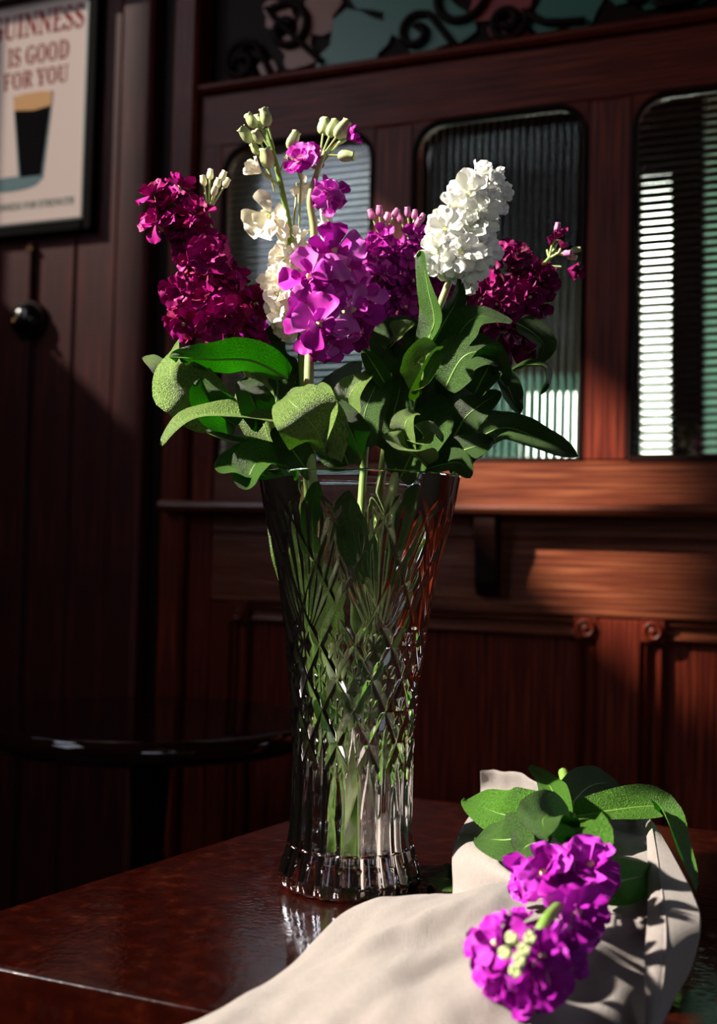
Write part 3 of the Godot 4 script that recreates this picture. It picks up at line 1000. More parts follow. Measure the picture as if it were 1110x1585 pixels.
func gather_rear() -> void:                                     # petals turned away or past counting, one part of each flower
	for flower in rear:
		var o := put("rear_petals", join(rear[flower][1]), mats["petal_%s_0" % rear[flower][0]], flower)
		o.set_meta("kind", "stuff")

func stalk(called: String, a: Vector3, c: Vector3, r: float, parent: Node3D) -> void:
	if a.distance_to(c) < 0.002:
		return
	var b := frame_along(c - a, 0.0)
	put(called, pedicel_mesh, mats["stem_pale"], parent, Transform3D(Basis(b.x * r, b.y * a.distance_to(c), b.z * r), a))

func bud(flower: Node3D, from: Vector3, where: Vector3, size: float, m: String) -> void:
	var dir := (where - from).normalized()
	put("bud", bud_mesh, mats[m], flower, Transform3D(frame_along(dir, rng.randf() * TAU).scaled_local(Vector3(size, size, size)), where))
	stalk("pedicel", from, where + dir * size * 0.1, 0.0008, flower)

func spike(flower: Node3D, path: PackedVector3Array, t0: float, t1: float, n: int, r0: float, r1: float, size0: float, size1: float, colour: String, style: int) -> void:
	var m := path.size() - 1
	for i in n:
		var u := (i + 0.5) / n
		var t := lerpf(t0, t1, u) * m
		var k := mini(int(t), m - 1)
		var p := path[k].lerp(path[k + 1], t - k)
		var ax := (path[k + 1] - path[k]).normalized()
		var a := i * 2.39996 + rng.randf_range(-0.3, 0.3)
		var b := frame_along(ax, 0.0)
		var rad := b.x * cos(a) + b.z * sin(a)
		var dir := (rad + ax * lerpf(0.15, 0.7, u) + Vector3(0, 0.1, 0.12)).normalized()
		var r := lerpf(r0, r1, u) * rng.randf_range(0.85, 1.15)
		floret(flower, p + dir * r, dir, lerpf(size0, size1, u), colour, style, p)

func stem_of(flower: Node3D, pts: Array, r0: float, r1: float, m := "stem_green") -> PackedVector3Array:
	var path := smooth_path(pts, pts.size() * 8)
	put("stem", tube(path, r0, r1, 10), mats[m], flower)
	return path

# a leaf along a line of points; n0..n1 the way its upper face looks at base and tip
func leaf(flower: Node3D, pts: Array, width: float, n0: Vector3, n1: Vector3, m: String, fold := 0.35, wave := 0.06, curl := 0.0, called := "leaf") -> MeshInstance3D:
	var line := smooth_path(pts, 20)
	var rows := []
	var under := []
	var ribs := PackedVector3Array()
	var ph := rng.randf() * TAU
	for i in 21:
		var u := i / 20.0
		var t := (line[mini(i + 1, 20)] - line[maxi(i - 1, 0)]).normalized()
		var nn := n0.lerp(n1, u)
		var side := t.cross(nn).normalized()
		var nrm := side.cross(t).normalized()
		var w := width * 0.58 * (0.14 * (1.0 - u) + pow(sin(PI * pow(u, 0.74)), 0.62) if u < 1.0 else 0.0)
		w = maxf(w, 0.0003)
		var row := PackedVector3Array()
		for j in 9:
			var s := j / 4.0 - 1.0
			var ang := fold + curl * absf(s)
			var p := line[i] + side * s * w * cos(ang * absf(s)) + nrm * absf(s) * w * sin(ang)
			p += nrm * wave * width * 0.65 * sin(u * 10.0 + ph + (2.0 if s > 0 else 0.0)) * s * s
			p += nrm * width * 0.022 * sin(u * 23.0 + ph * 2.0 + s * 5.0) * absf(s)
			row.append(p)
		rows.append(row)
		ribs.append(line[i] - nrm * 0.0004)
	var o := put(called, sheet(rows), mats[m], flower)
	put("midrib", tube(ribs, 0.0011, 0.0003, 6), mats["midrib"], o)
	return o

func px(list: Array) -> Array:                                  # [x, y, z] of the picture and depth to places
	return list.map(func(e): return at(e[0], e[1], e[2]))

func bouquet() -> void:
	petal_meshes()
	var g := "cut stocks standing in the vase"
	var F := Vector3(0, 0, 1)
	var U := Vector3.UP
	# A: burgundy spike leaning left
	var a := thing("stock_flower", "burgundy double stock leaning far left, a small pale bud cluster beside its tip", "flower", Vector3.ZERO, Basis(), g)
	var pa := stem_of(a, px([[532, 1318, 0.008], [497, 1000, -0.008], [462, 780, -0.01], [420, 660, -0.005], [372, 550, 0.0], [330, 430, 0.0], [262, 305, -0.005]]), 0.0042, 0.0016)
	spike(a, pa, 0.68, 0.985, 30, 0.015, 0.012, 0.0165, 0.0140, "burgundy", 1)
	for e in [[242, 345, 0.012], [240, 300, 0.005], [300, 330, 0.01], [355, 490, 0.02], [395, 470, 0.005], [285, 500, 0.012], [275, 450, 0.012], [330, 500, 0.022], [325, 395, 0.02]]:
		var q := at(e[0], e[1], e[2])
		floret(a, q, (q - at(315, 420, -0.02)).normalized() + F * 0.5, 0.0158, "burgundy", 1)
	var tipa := at(322, 330, 0.0)
	stalk("branch", at(345, 440, 0.0), tipa, 0.0012, a)
	for e in [[316, 288, 0.0], [325, 278, -0.004], [334, 292, 0.004], [342, 280, 0.0], [346, 290, -0.005], [330, 303, 0.005]]:
		bud(a, tipa, at(e[0], e[1], e[2]), 0.0075, "bud_cream")
	leaf(a, px([[445, 585, 0.02], [390, 558, 0.035], [325, 556, 0.045], [262, 552, 0.045]]), 0.026, Vector3(0.1, 0.75, -0.65), Vector3(0.2, 0.6, -0.75), "leaf_bright", 0.25, 0.05)
	leaf(a, px([[345, 650, 0.02], [300, 612, 0.032], [264, 580, 0.035], [276, 526, 0.02]]), 0.036, Vector3(-0.5, 0.4, 0.75), Vector3(-0.8, 0.5, 0.3), "leaf_sage", 0.2, 0.04)
	leaf(a, px([[300, 618, 0.0], [262, 585, 0.0], [238, 562, 0.0], [222, 552, -0.004]]), 0.013, Vector3(-0.3, 0.7, 0.6), Vector3(-0.2, 0.7, 0.7), "leaf_sage", 0.3, 0.05)
	leaf(a, px([[365, 660, 0.02], [335, 635, 0.035], [318, 610, 0.042], [312, 585, 0.045]]), 0.026, Vector3(-0.2, 0.2, 0.95), Vector3(-0.2, 0.5, 0.8), "leaf_bright", 0.5, 0.04)
	# B: cream spike
	var b := thing("stock_flower", "tall cream stock with loose nodding blooms and a crown of green-white buds", "flower", Vector3.ZERO, Basis(), g)
	var pb := stem_of(b, px([[545, 1322, 0.012], [500, 1000, 0.008], [478, 760, 0.0], [470, 600, 0.0], [462, 470, -0.004], [447, 350, 0.0], [430, 265, 0.0], [412, 200, 0.0]]), 0.0042, 0.0017)
	floret(b, at(418, 333, 0.02), Vector3(-0.45, -0.25, 0.85), 0.0205, "cream", 0, at(452, 400, 0.0))
	floret(b, at(425, 345, 0.012), Vector3(-0.6, -0.5, 0.5), 0.018, "cream", 0, at(445, 350, 0.0))
	floret(b, at(406, 268, 0.01), Vector3(-0.8, 0.35, 0.4), 0.0135, "cream", 2, at(437, 290, 0.0))
	floret(b, at(463, 262, 0.006), Vector3(-0.2, 0.7, 0.5), 0.0145, "cream", 2, at(463, 350, 0.0))
	floret(b, at(466, 290, -0.008), Vector3(0.4, -0.4, 0.3), 0.010, "cream", 1, at(455, 350, 0.0))
	for e in [[440, 400, 0.006], [428, 432, 0.012], [430, 455, 0.016], [432, 478, 0.014], [455, 415, 0.0], [480, 395, -0.015], [500, 350, -0.02], [455, 375, -0.004], [470, 470, -0.012], [450, 500, 0.0]]:
		var q := at(e[0], e[1], e[2])
		floret(b, q, (q - at(468, e[1] + 5.0, -0.012)).normalized() + F * 0.35, 0.0135, "cream", 1, at(462, e[1] + 15.0, -0.004))
	for e in [[390, 203, 0.006, 0.0125], [396, 180, 0.0, 0.011], [405, 182, -0.006, 0.011], [415, 178, 0.002, 0.0125], [404, 205, 0.01, 0.01], [417, 244, 0.006, 0.0145], [448, 214, 0.0, 0.0135], [400, 222, 0.0, 0.009]]:
		bud(b, at(lerpf(e[0], 428.0, 0.72), e[1] + 52.0, 0.0), at(e[0], e[1] + 17.0, e[2]), e[3], "bud_green")
	leaf(b, px([[408, 655, 0.03], [395, 630, 0.045], [385, 608, 0.05], [372, 588, 0.048]]), 0.024, Vector3(0.2, 0.1, 0.95), Vector3(0.2, 0.4, 0.9), "leaf_deep", 0.4, 0.03)
	leaf(b, px([[470, 660, 0.03], [420, 648, 0.045], [345, 640, 0.055], [285, 650, 0.06], [250, 690, 0.062]]), 0.022, Vector3(0.0, 0.85, 0.5), Vector3(-0.5, 0.6, 0.6), "leaf_sage", 0.3, 0.06)
	leaf(b, px([[455, 700, 0.02], [400, 690, 0.03], [350, 680, 0.034], [318, 668, 0.034]]), 0.018, Vector3(0.0, 0.9, 0.1), Vector3(0.0, 0.9, -0.2), "leaf_deep", 0.3, 0.05)
	# C: violet spike, nearest the camera
	var c := thing("stock_flower", "violet stock at the front middle with broad open blooms and a bare budding tip", "flower", Vector3.ZERO, Basis(), g)
	var pc := stem_of(c, px([[562, 1326, 0.014], [515, 1000, 0.016], [484, 760, 0.022], [478, 590, 0.022], [484, 470, 0.014], [486, 360, 0.012], [480, 310, 0.014], [490, 270, 0.012], [503, 235, 0.01]]), 0.0046, 0.0018, "stem_pale")
	for e in [[517, 390, 0.033, 0.2, 0.3, 0.9, 0.0215, 0], [480, 430, 0.036, -0.35, 0.25, 0.9, 0.0205, 0], [494, 502, 0.044, 0.1, 0.05, 1.0, 0.022, 0], [478, 508, 0.032, -0.5, -0.2, 0.7, 0.018, 0], [535, 420, 0.018, 0.7, 0.2, 0.6, 0.020, 0], [500, 455, 0.03, 0.1, -0.2, 0.9, 0.018, 1], [490, 410, 0.02, -0.3, 0.6, 0.6, 0.019, 0], [510, 530, 0.03, 0.4, -0.6, 0.7, 0.018, 1], [545, 480, 0.02, 0.5, 0.0, 0.8, 0.021, 0], [560, 455, 0.01, 0.4, 0.2, 0.8, 0.020, 0], [478, 470, 0.028, -0.4, -0.2, 0.8, 0.016, 1]]:
		floret(c, at(e[0], e[1], e[2]), Vector3(e[3], e[4], e[5]), e[6], "violet", e[7], at(484, e[1] + 10.0, 0.014))
	floret(c, at(512, 298, 0.018), Vector3(0.3, 0.75, 0.5), 0.0165, "violet", 0, at(481, 320, 0.013))
	floret(c, at(508, 306, 0.022), Vector3(-0.1, -0.3, 0.9), 0.0145, "violet", 1)
	floret(c, at(466, 247, 0.016), Vector3(-0.5, 0.25, 0.75), 0.0145, "violet", 1, at(493, 262, 0.012))
	floret(c, at(484, 240, 0.006), Vector3(0.3, 0.4, 0.4), 0.012, "violet", 1, at(493, 262, 0.012))
	for e in [[500, 190, 0.0, 0.0135, "bud_green"], [510, 194, 0.006, 0.013, "bud_green"], [520, 196, 0.01, 0.0145, "bud_green"], [523, 224, 0.012, 0.012, "bud_green"], [527, 198, 0.002, 0.010, "bud_green"]]:
		bud(c, at(lerpf(e[0], 494.0, 0.75), 240.0, 0.01), at(e[0], e[1] + 17.0, e[2]), e[3], e[4])
	floret(c, at(535, 216, 0.008), Vector3(0.8, 0.35, 0.3), 0.0115, "violet", 2, at(495, 258, 0.012))
	leaf(c, px([[512, 708, 0.045], [494, 672, 0.066], [470, 640, 0.076], [450, 622, 0.070], [444, 612, 0.060]]), 0.037, Vector3(-0.35, 0.4, 0.85), Vector3(-0.4, 0.5, 0.75), "leaf_sage", 0.18, 0.05)
	leaf(c, px([[505, 690, 0.045], [500, 650, 0.062], [492, 620, 0.068], [490, 598, 0.060]]), 0.030, Vector3(-0.5, 0.4, 0.75), Vector3(-0.4, 0.6, 0.6), "leaf_sage", 0.3, 0.05)
	# D: two magenta spikes behind
	var d := thing("stock_flower", "magenta stock standing behind the violet one, its tip just left of the red-brown stile", "flower", Vector3.ZERO, Basis(), g)
	var pd := stem_of(d, px([[550, 1318, -0.004], [548, 1000, -0.012], [562, 740, -0.050], [576, 560, -0.050], [582, 440, -0.050], [590, 360, -0.050]]), 0.004, 0.0016)
	spike(d, pd, 0.62, 0.93, 20, 0.015, 0.010, 0.0150, 0.0120, "magenta", 1)
	for e in [[578, 340, -0.050], [588, 335, -0.046], [597, 345, -0.052], [608, 338, -0.050]]:
		bud(d, at(590, 372, -0.050), at(e[0], e[1], e[2]), 0.008, "bud_pink")
	var d2 := thing("stock_flower", "magenta stock with a pink-green bud tip, between the violet and the white stock", "flower", Vector3.ZERO, Basis(), g)
	var pd2 := stem_of(d2, px([[540, 1315, -0.010], [556, 1000, -0.018], [590, 740, -0.060], [615, 560, -0.065], [630, 450, -0.065], [636, 365, -0.065]]), 0.004, 0.0016)
	spike(d2, pd2, 0.60, 0.95, 20, 0.014, 0.011, 0.0145, 0.0115, "magenta", 1)
	for e in [[622, 345, -0.065], [632, 336, -0.060], [641, 340, -0.066], [650, 345, -0.064], [645, 352, -0.058]]:
		bud(d2, at(636, 378, -0.065), at(e[0], e[1], e[2]), 0.0075, "bud_pink")
	for e in [[675, 430, -0.060], [690, 450, -0.060], [672, 460, -0.055]]:
		floret(d2, at(e[0], e[1], e[2]), Vector3(0.6, 0.1, 0.6), 0.0115, "magenta", 1, at(632, e[1] + 10.0, -0.065))
	# E: white spike
	var e0 := thing("stock_flower", "full white double stock leaning right, right of the stile", "flower", Vector3.ZERO, Basis(), g)
	var pe := stem_of(e0, px([[528, 1322, 0.0], [570, 1000, 0.006], [605, 780, 0.016], [640, 610, 0.02], [668, 510, 0.02], [697, 430, 0.018], [722, 350, 0.012], [748, 272, 0.006]]), 0.0044, 0.0018, "stem_pale")
	spike(e0, pe, 0.735, 0.985, 19, 0.014, 0.009, 0.0180, 0.0140, "white", 1)
	for e in [[690, 355, 0.03], [680, 390, 0.028], [715, 390, 0.034], [745, 385, 0.02], [740, 340, 0.022], [705, 325, 0.02], [725, 300, 0.02], [760, 295, 0.008], [690, 405, 0.024], [725, 410, 0.024], [768, 300, 0.0]]:
		var q := at(e[0], e[1], e[2])
		floret(e0, q, (q - at(722, e[1], -0.01)).normalized() + F * 0.4 + U * 0.1, 0.0165, "white", 1)
	leaf(e0, px([[652, 545, 0.03], [672, 500, 0.035], [662, 445, 0.036], [652, 388, 0.03]]), 0.017, Vector3(-0.55, 0.2, 0.8), Vector3(-0.75, 0.2, 0.6), "leaf_bright", 0.5, 0.16)
	leaf(e0, px([[665, 540, 0.026], [690, 495, 0.03], [706, 465, 0.028], [712, 420, 0.02]]), 0.014, Vector3(0.5, 0.3, 0.8), Vector3(0.6, 0.3, 0.6), "leaf_deep", 0.4, 0.12)
	leaf(e0, px([[650, 610, 0.04], [650, 580, 0.054], [662, 548, 0.06], [682, 540, 0.05]]), 0.024, Vector3(-0.4, 0.5, 0.8), Vector3(0.1, 0.8, 0.5), "leaf_sage", 0.3, 0.05, 0.5)
	leaf(e0, px([[650, 600, 0.045], [662, 585, 0.058], [672, 565, 0.062], [680, 545, 0.058]]), 0.022, Vector3(-0.4, 0.4, 0.85), Vector3(-0.3, 0.7, 0.6), "leaf_sage", 0.25, 0.04, 0.3)
	leaf(e0, px([[660, 720, 0.045], [640, 700, 0.062], [620, 690, 0.068], [592, 674, 0.068]]), 0.024, Vector3(-0.2, 0.8, 0.6), Vector3(-0.4, 0.7, 0.6), "leaf_sage", 0.45, 0.06)
	leaf(e0, px([[640, 705, 0.05], [628, 670, 0.066], [630, 650, 0.068], [648, 640, 0.06]]), 0.018, Vector3(-0.4, 0.4, 0.8), Vector3(-0.2, 0.7, 0.6), "leaf_sage", 0.5, 0.08)
	leaf(e0, px([[640, 700, 0.05], [655, 680, 0.064], [668, 668, 0.066], [685, 684, 0.06]]), 0.018, Vector3(0.1, 0.7, 0.6), Vector3(0.3, 0.7, 0.6), "leaf_sage", 0.4, 0.08)
	# F: wine-dark spike at the right
	var f := thing("stock_flower", "wine-red double stock at the far right of the bunch with a nodding side tip", "flower", Vector3.ZERO, Basis(), g)
	var pf := stem_of(f, px([[510, 1316, 0.002], [590, 1000, -0.008], [655, 790, -0.018], [690, 705, -0.036], [718, 640, -0.055], [755, 550, -0.070], [795, 470, -0.070], [828, 425, -0.070], [862, 388, -0.070]]), 0.0042, 0.0015)
	spike(f, pf, 0.64, 0.86, 22, 0.015, 0.013, 0.0150, 0.013, "wine", 1)
	for e in [[775, 395, -0.060], [800, 395, -0.058], [755, 440, -0.060], [745, 462, -0.058], [770, 470, -0.050], [820, 460, -0.054], [838, 435, -0.058], [835, 470, -0.064], [815, 495, -0.060], [820, 545, -0.080], [800, 530, -0.085]]:
		var q := at(e[0], e[1], e[2])
		floret(f, q, (q - at(795, 450, -0.090)).normalized() + F * 0.4, 0.014, "wine", 1)
	for e in [[858, 372, -0.066, 0.008], [868, 385, -0.064, 0.0075], [850, 380, -0.070, 0.0075], [868, 365, -0.070, 0.007]]:
		floret(f, at(e[0], e[1], e[2]), Vector3(0.3, 0.7, 0.4), e[3], "wine", 2, at(850, 400, -0.070))
	for e in [[862, 360, -0.070, "bud_pink"], [884, 388, -0.070, "bud_green"], [878, 396, -0.066, "bud_green"], [872, 392, -0.064, "bud_pink"]]:
		bud(f, at(858, 392, -0.070), at(e[0], e[1], e[2]), 0.0075, e[3])
	floret(f, at(878, 416, -0.066), Vector3(0.7, -0.3, 0.3), 0.0105, "wine", 2, at(852, 412, -0.070))
	floret(f, at(890, 420, -0.070), Vector3(0.8, -0.4, 0.1), 0.0085, "wine", 2)
	leaf(f, px([[690, 575, 0.02], [710, 520, 0.032], [740, 490, 0.036], [792, 500, 0.03]]), 0.024, Vector3(-0.2, 0.6, 0.75), Vector3(0.1, 0.6, 0.75), "leaf_deep", 0.2, 0.1)
	leaf(f, px([[690, 600, 0.03], [715, 555, 0.042], [745, 545, 0.044], [788, 560, 0.036]]), 0.030, Vector3(-0.2, 0.5, 0.8), Vector3(0.3, 0.4, 0.8), "leaf_deep", 0.2, 0.08)
	leaf(f, px([[735, 610, 0.03], [750, 580, 0.04], [765, 562, 0.042], [785, 600, 0.036]]), 0.024, Vector3(-0.3, 0.4, 0.85), Vector3(0.3, 0.2, 0.9), "leaf_deep", 0.6, 0.05)
	leaf(f, px([[770, 560, 0.01], [785, 595, 0.016], [795, 620, 0.018], [805, 641, 0.018]]), 0.016, Vector3(0.4, 0.2, 0.9), Vector3(0.4, 0.2, 0.9), "leaf_deep", 0.3, 0.04)
	leaf(f, px([[785, 580, 0.0], [815, 565, 0.006], [843, 568, 0.008], [846, 590, 0.008], [836, 611, 0.008]]), 0.0095, Vector3(0.1, 0.9, 0.4), Vector3(0.8, 0.2, 0.5), "leaf_deep", 0.4, 0.05)
	leaf(f, px([[800, 500, -0.02], [825, 515, -0.02], [842, 535, -0.02], [832, 562, -0.02]]), 0.020, Vector3(0.3, 0.4, 0.85), Vector3(0.5, 0.2, 0.8), "leaf_deep", 0.3, 0.05)
	leaf(f, px([[722, 690, 0.02], [780, 662, 0.03], [840, 682, 0.036], [895, 706, 0.036]]), 0.022, Vector3(-0.1, 0.6, 0.75), Vector3(0.2, 0.4, 0.9), "leaf_deep", 0.2, 0.05)
	leaf(f, px([[700, 690, 0.0], [740, 655, 0.005], [780, 650, 0.008], [818, 665, 0.008]]), 0.014, Vector3(0.0, 0.6, 0.8), Vector3(0.1, 0.5, 0.8), "leaf_deep", 0.2, 0.06)
	leaf(f, px([[690, 700, 0.02], [718, 650, 0.03], [742, 628, 0.034], [775, 606, 0.03]]), 0.020, Vector3(0.1, 0.3, 0.9), Vector3(0.3, 0.3, 0.9), "leaf_deep", 0.2, 0.06)
	leaf(f, px([[690, 720, 0.03], [712, 700, 0.04], [738, 690, 0.044], [764, 680, 0.04]]), 0.018, Vector3(0.2, 0.3, 0.9), Vector3(0.3, 0.3, 0.9), "leaf_deep", 0.3, 0.06)
	# G: a low violet stock half hidden at the left back
	var h := thing("stock_flower", "short violet-pink stock mostly hidden behind the burgundy spike, low at the left", "flower", Vector3.ZERO, Basis(), g)
	stem_of(h, px([[520, 1310, -0.01], [490, 1000, -0.022], [450, 760, -0.035], [410, 620, -0.04], [388, 545, -0.04]]), 0.0036, 0.0016)
	for e in [[392, 500, -0.03], [390, 530, -0.026], [345, 535, -0.03], [352, 545, -0.028], [402, 520, -0.035], [380, 518, -0.03], [405, 460, -0.03]]:
		floret(h, at(e[0], e[1], e[2]), Vector3(-0.1, 0.3, 0.8), 0.0115, "violet", 1, at(392, 560, -0.04))
	# the lower leaves of the bunch, each on the stem it grows from
	var owners := [a, b, c, d, d2, e0, f, h]
	for e in [[[430, 735, 0.03], [395, 722, 0.05], [362, 718, 0.058], [332, 724, 0.06], 0.028, 1, "leaf_bright"], [[440, 722, 0.04], [402, 714, 0.058], [385, 738, 0.064], [380, 758, 0.064], 0.026, 1, "leaf_bright"],
		[[520, 680, 0.02], [535, 640, 0.03], [545, 605, 0.034], [578, 576, 0.03], 0.022, 3, "leaf_sage"], [[600, 600, 0.02], [585, 575, 0.028], [572, 555, 0.03], [562, 540, 0.028], 0.012, 3, "leaf_bright"],
		[[560, 690, 0.01], [565, 640, 0.02], [580, 600, 0.02], [600, 560, 0.016], 0.030, 3, "leaf_deep"], [[600, 700, 0.01], [610, 640, 0.02], [620, 590, 0.022], [610, 530, 0.016], 0.034, 4, "leaf_deep"],
		[[640, 650, 0.0], [640, 600, 0.01], [650, 560, 0.01], [640, 500, 0.0], 0.034, 4, "leaf_deep"], [[600, 560, 0.0], [605, 530, 0.01], [620, 510, 0.016], [648, 500, 0.014], 0.026, 4, "leaf_deep"],
		[[610, 540, 0.01], [615, 520, 0.022], [625, 508, 0.026], [642, 500, 0.024], 0.016, 4, "leaf_sage"], [[680, 700, 0.0], [690, 640, 0.0], [700, 600, 0.0], [690, 550, -0.01], 0.034, 6, "leaf_deep"],
		[[560, 710, 0.03], [548, 680, 0.045], [535, 650, 0.05], [520, 620, 0.045], 0.022, 2, "leaf_deep"], [[420, 690, 0.0], [405, 640, 0.0], [400, 600, -0.005], [420, 560, -0.01], 0.03, 7, "leaf_sage"],
		[[420, 660, -0.02], [430, 600, -0.02], [420, 550, -0.02], [440, 500, -0.02], 0.034, 7, "leaf_deep"], [[540, 720, -0.02], [520, 660, -0.02], [530, 600, -0.02], [560, 560, -0.02], 0.036, 3, "leaf_deep"],
		[[480, 735, 0.02], [455, 700, 0.035], [440, 680, 0.04], [420, 665, 0.04], 0.022, 1, "leaf_deep"], [[620, 740, 0.02], [640, 700, 0.03], [670, 660, 0.03], [680, 610, 0.02], 0.034, 5, "leaf_deep"],
		[[700, 735, -0.01], [715, 715, 0.0], [735, 700, 0.0], [755, 695, 0.0], 0.024, 6, "leaf_deep"], [[655, 728, 0.03], [690, 718, 0.045], [714, 718, 0.05], [728, 740, 0.05], 0.018, 6, "leaf_deep"],
		[[466, 900, 0.0], [455, 830, 0.0], [445, 790, 0.0], [432, 748, 0.0], 0.018, 0, "leaf_bright"], [[470, 930, 0.0], [455, 860, 0.0], [440, 800, 0.0], [435, 750, 0.0], 0.026, 7, "leaf_sage"],
		[[500, 1000, 0.03], [505, 940, 0.036], [500, 900, 0.036], [490, 860, 0.036], 0.020, 2, "leaf_sage"], [[525, 1130, 0.018], [508, 1110, 0.018], [500, 1095, 0.018], [498, 1078, 0.018], 0.012, 1, "leaf_bright"],
		[[560, 1120, 0.02], [575, 1060, 0.026], [590, 1020, 0.026], [588, 980, 0.026], 0.022, 5, "leaf_deep"], [[570, 900, 0.02], [560, 850, 0.03], [545, 800, 0.034], [540, 760, 0.034], 0.026, 3, "leaf_deep"],
		[[600, 900, 0.0], [615, 840, 0.01], [640, 790, 0.014], [650, 750, 0.014], 0.028, 6, "leaf_deep"], [[490, 860, 0.03], [480, 820, 0.04], [482, 780, 0.045], [490, 745, 0.045], 0.018, 2, "leaf_bright"],
		[[545, 1090, 0.02], [532, 1085, 0.025], [522, 1075, 0.026], [518, 1055, 0.024], 0.014, 2, "leaf_sage"]]:
		leaf(owners[e[5]], px([e[0], e[1], e[2], e[3]]), e[4], Vector3(rng.randf_range(-0.6, 0.0), 0.5, 0.8), Vector3(rng.randf_range(-0.6, 0.1), 0.5, 0.7), e[6], rng.randf_range(0.2, 0.5), 0.07)

# ---------------------------------------------------------------- the napkin
func patch(grid: Array, nu: int, nv: int) -> Array:             # a smooth surface through a grid of points, as rows
	var cross := []
	for row in grid:
		cross.append(smooth_path(row, nu))
	var rows := []
	for i in nv + 1:
		rows.append(PackedVector3Array())
	for j in nu + 1:
		var col := []
		for r in cross:
			col.append(r[j])
		var line := smooth_path(col, nv)
		for i in nv + 1:
			rows[i].append(line[i])
	return rows

func lift(list: Array) -> Array:
	return list.map(func(e): return over(e[0], e[1], e[2]))

func napkin() -> void:
	var grid := [
		lift([[744, 1192, 0.052], [768, 1189, 0.056], [800, 1198, 0.056], [850, 1225, 0.05], [930, 1252, 0.045], [1004, 1270, 0.045]]),
		lift([[742, 1240, 0.022], [768, 1245, 0.025], [810, 1255, 0.028], [865, 1275, 0.03], [940, 1285, 0.034], [1020, 1300, 0.038]]),
		lift([[704, 1305, 0.034], [730, 1307, 0.040], [790, 1338, 0.044], [860, 1340, 0.042], [940, 1335, 0.042], [1046, 1335, 0.044]]),
		lift([[698, 1394, 0.006], [735, 1396, 0.012], [800, 1392, 0.024], [870, 1395, 0.030], [950, 1395, 0.036], [1066, 1385, 0.040]]),
		lift([[640, 1392, 0.026], [700, 1390, 0.030], [765, 1368, 0.038], [840, 1405, 0.036], [940, 1425, 0.034], [1074, 1430, 0.034]]),
		lift([[545, 1412, 0.022], [620, 1430, 0.032], [720, 1440, 0.036], [830, 1470, 0.034], [940, 1490, 0.026], [1058, 1490, 0.018]]),
		lift([[415, 1520, 0.010], [520, 1510, 0.022], [660, 1520, 0.028], [800, 1540, 0.028], [920, 1550, 0.018], [1015, 1560, 0.003]]),
		lift([[272, 1592, 0.002], [400, 1580, 0.008], [600, 1590, 0.018], [780, 1610, 0.018], [890, 1620, 0.012], [960, 1640, 0.002]]),
		lift([[180, 1670, 0.002], [380, 1680, 0.003], [600, 1690, 0.006], [780, 1700, 0.006], [880, 1710, 0.004], [930, 1720, 0.002]]),
	]
	var rows := patch(grid, 100, 140)
	var creases := [[over(430, 1545, 0.012), over(760, 1405, 0.035), 0.006, 0.012], [over(560, 1585, 0.015), over(850, 1440, 0.03), -0.006, 0.011],
		[over(700, 1585, 0.02), over(990, 1470, 0.02), 0.007, 0.010], [over(840, 1585, 0.015), over(1000, 1520, 0.01), -0.006, 0.008], [over(880, 1400, 0.03), over(1000, 1330, 0.04), 0.006, 0.009], [over(300, 1580, 0.003), over(640, 1480, 0.025), -0.004, 0.010]]
	var n := FastNoiseLite.new()
	n.seed = 9
	n.frequency = 14.0
	n.fractal_octaves = 3
	for i in rows.size():
		for j in rows[i].size():
			var p: Vector3 = rows[i][j]
			var up := n.get_noise_2d(p.x + 0.4 * p.z, p.z * 0.5) * 0.005
			for c in creases:
				var ab: Vector3 = c[1] - c[0]
				var f := clampf((p - c[0]).dot(ab) / ab.length_squared(), 0.0, 1.0)
				var off: Vector3 = p - c[0] - ab * f
				off.y = 0.0
				up += c[2] * exp(-off.length_squared() / (c[3] * c[3])) * sin(PI * clampf(f, 0.08, 0.92))
			p.y = maxf(p.y + up, TY + 0.0015)
			rows[i][j] = p
	var k := thing("linen_napkin", "crumpled beige linen napkin spread on the table in front of the vase", "napkin")
	put("cloth", thick(rows, 0.0011), mats["linen"], k)
	# the turned hem on its right, folded over
	var hem := [
		lift([[1000, 1268, 0.050], [1006, 1270, 0.053], [1012, 1276, 0.048]]),
		lift([[1003, 1310, 0.048], [1014, 1312, 0.052], [1040, 1322, 0.050]]),
		lift([[1004, 1380, 0.046], [1024, 1382, 0.049], [1074, 1388, 0.046]]),
		lift([[1002, 1430, 0.042], [1030, 1434, 0.043], [1084, 1432, 0.040]]),
		lift([[998, 1490, 0.034], [1028, 1496, 0.033], [1068, 1498, 0.024]]),
		lift([[1000, 1545, 0.024], [1020, 1552, 0.022], [1040, 1550, 0.012]]),
		lift([[1000, 1610, 0.014], [1008, 1615, 0.012], [1012, 1612, 0.002]]),
	]
	var hr := patch(hem, 24, 60)
	put("hem", thick(hr, 0.0016), mats["linen"], k)
	var seam := PackedVector3Array()
	for i in range(0, 58):
		seam.append(hr[i][12] + Vector3(0, 0.0008, 0.0006))
	put("hem_seam", tube(seam, 0.0007, 0.0007, 6), mats["linen"], k)

func thick(rows: Array, t: float) -> ArrayMesh:                # cloth with an upper and a lower face
	var nr := rows.size()
	var nc: int = rows[0].size()
	var out := []
	for i in nr:
		var row := PackedVector3Array()
		var back := PackedVector3Array()
		for j in nc:
			var u: Vector3 = rows[i][mini(j + 1, nc - 1)] - rows[i][maxi(j - 1, 0)]
			var v: Vector3 = rows[mini(i + 1, nr - 1)][j] - rows[maxi(i - 1, 0)][j]
			var nn := v.cross(u).normalized()
			row.append(rows[i][j] + nn * t * 0.5)
			back.append(rows[i][j] - nn * t * 0.5)
		back.reverse()
		row.append_array(back)
		out.append(row)
	return sheet(out, true)

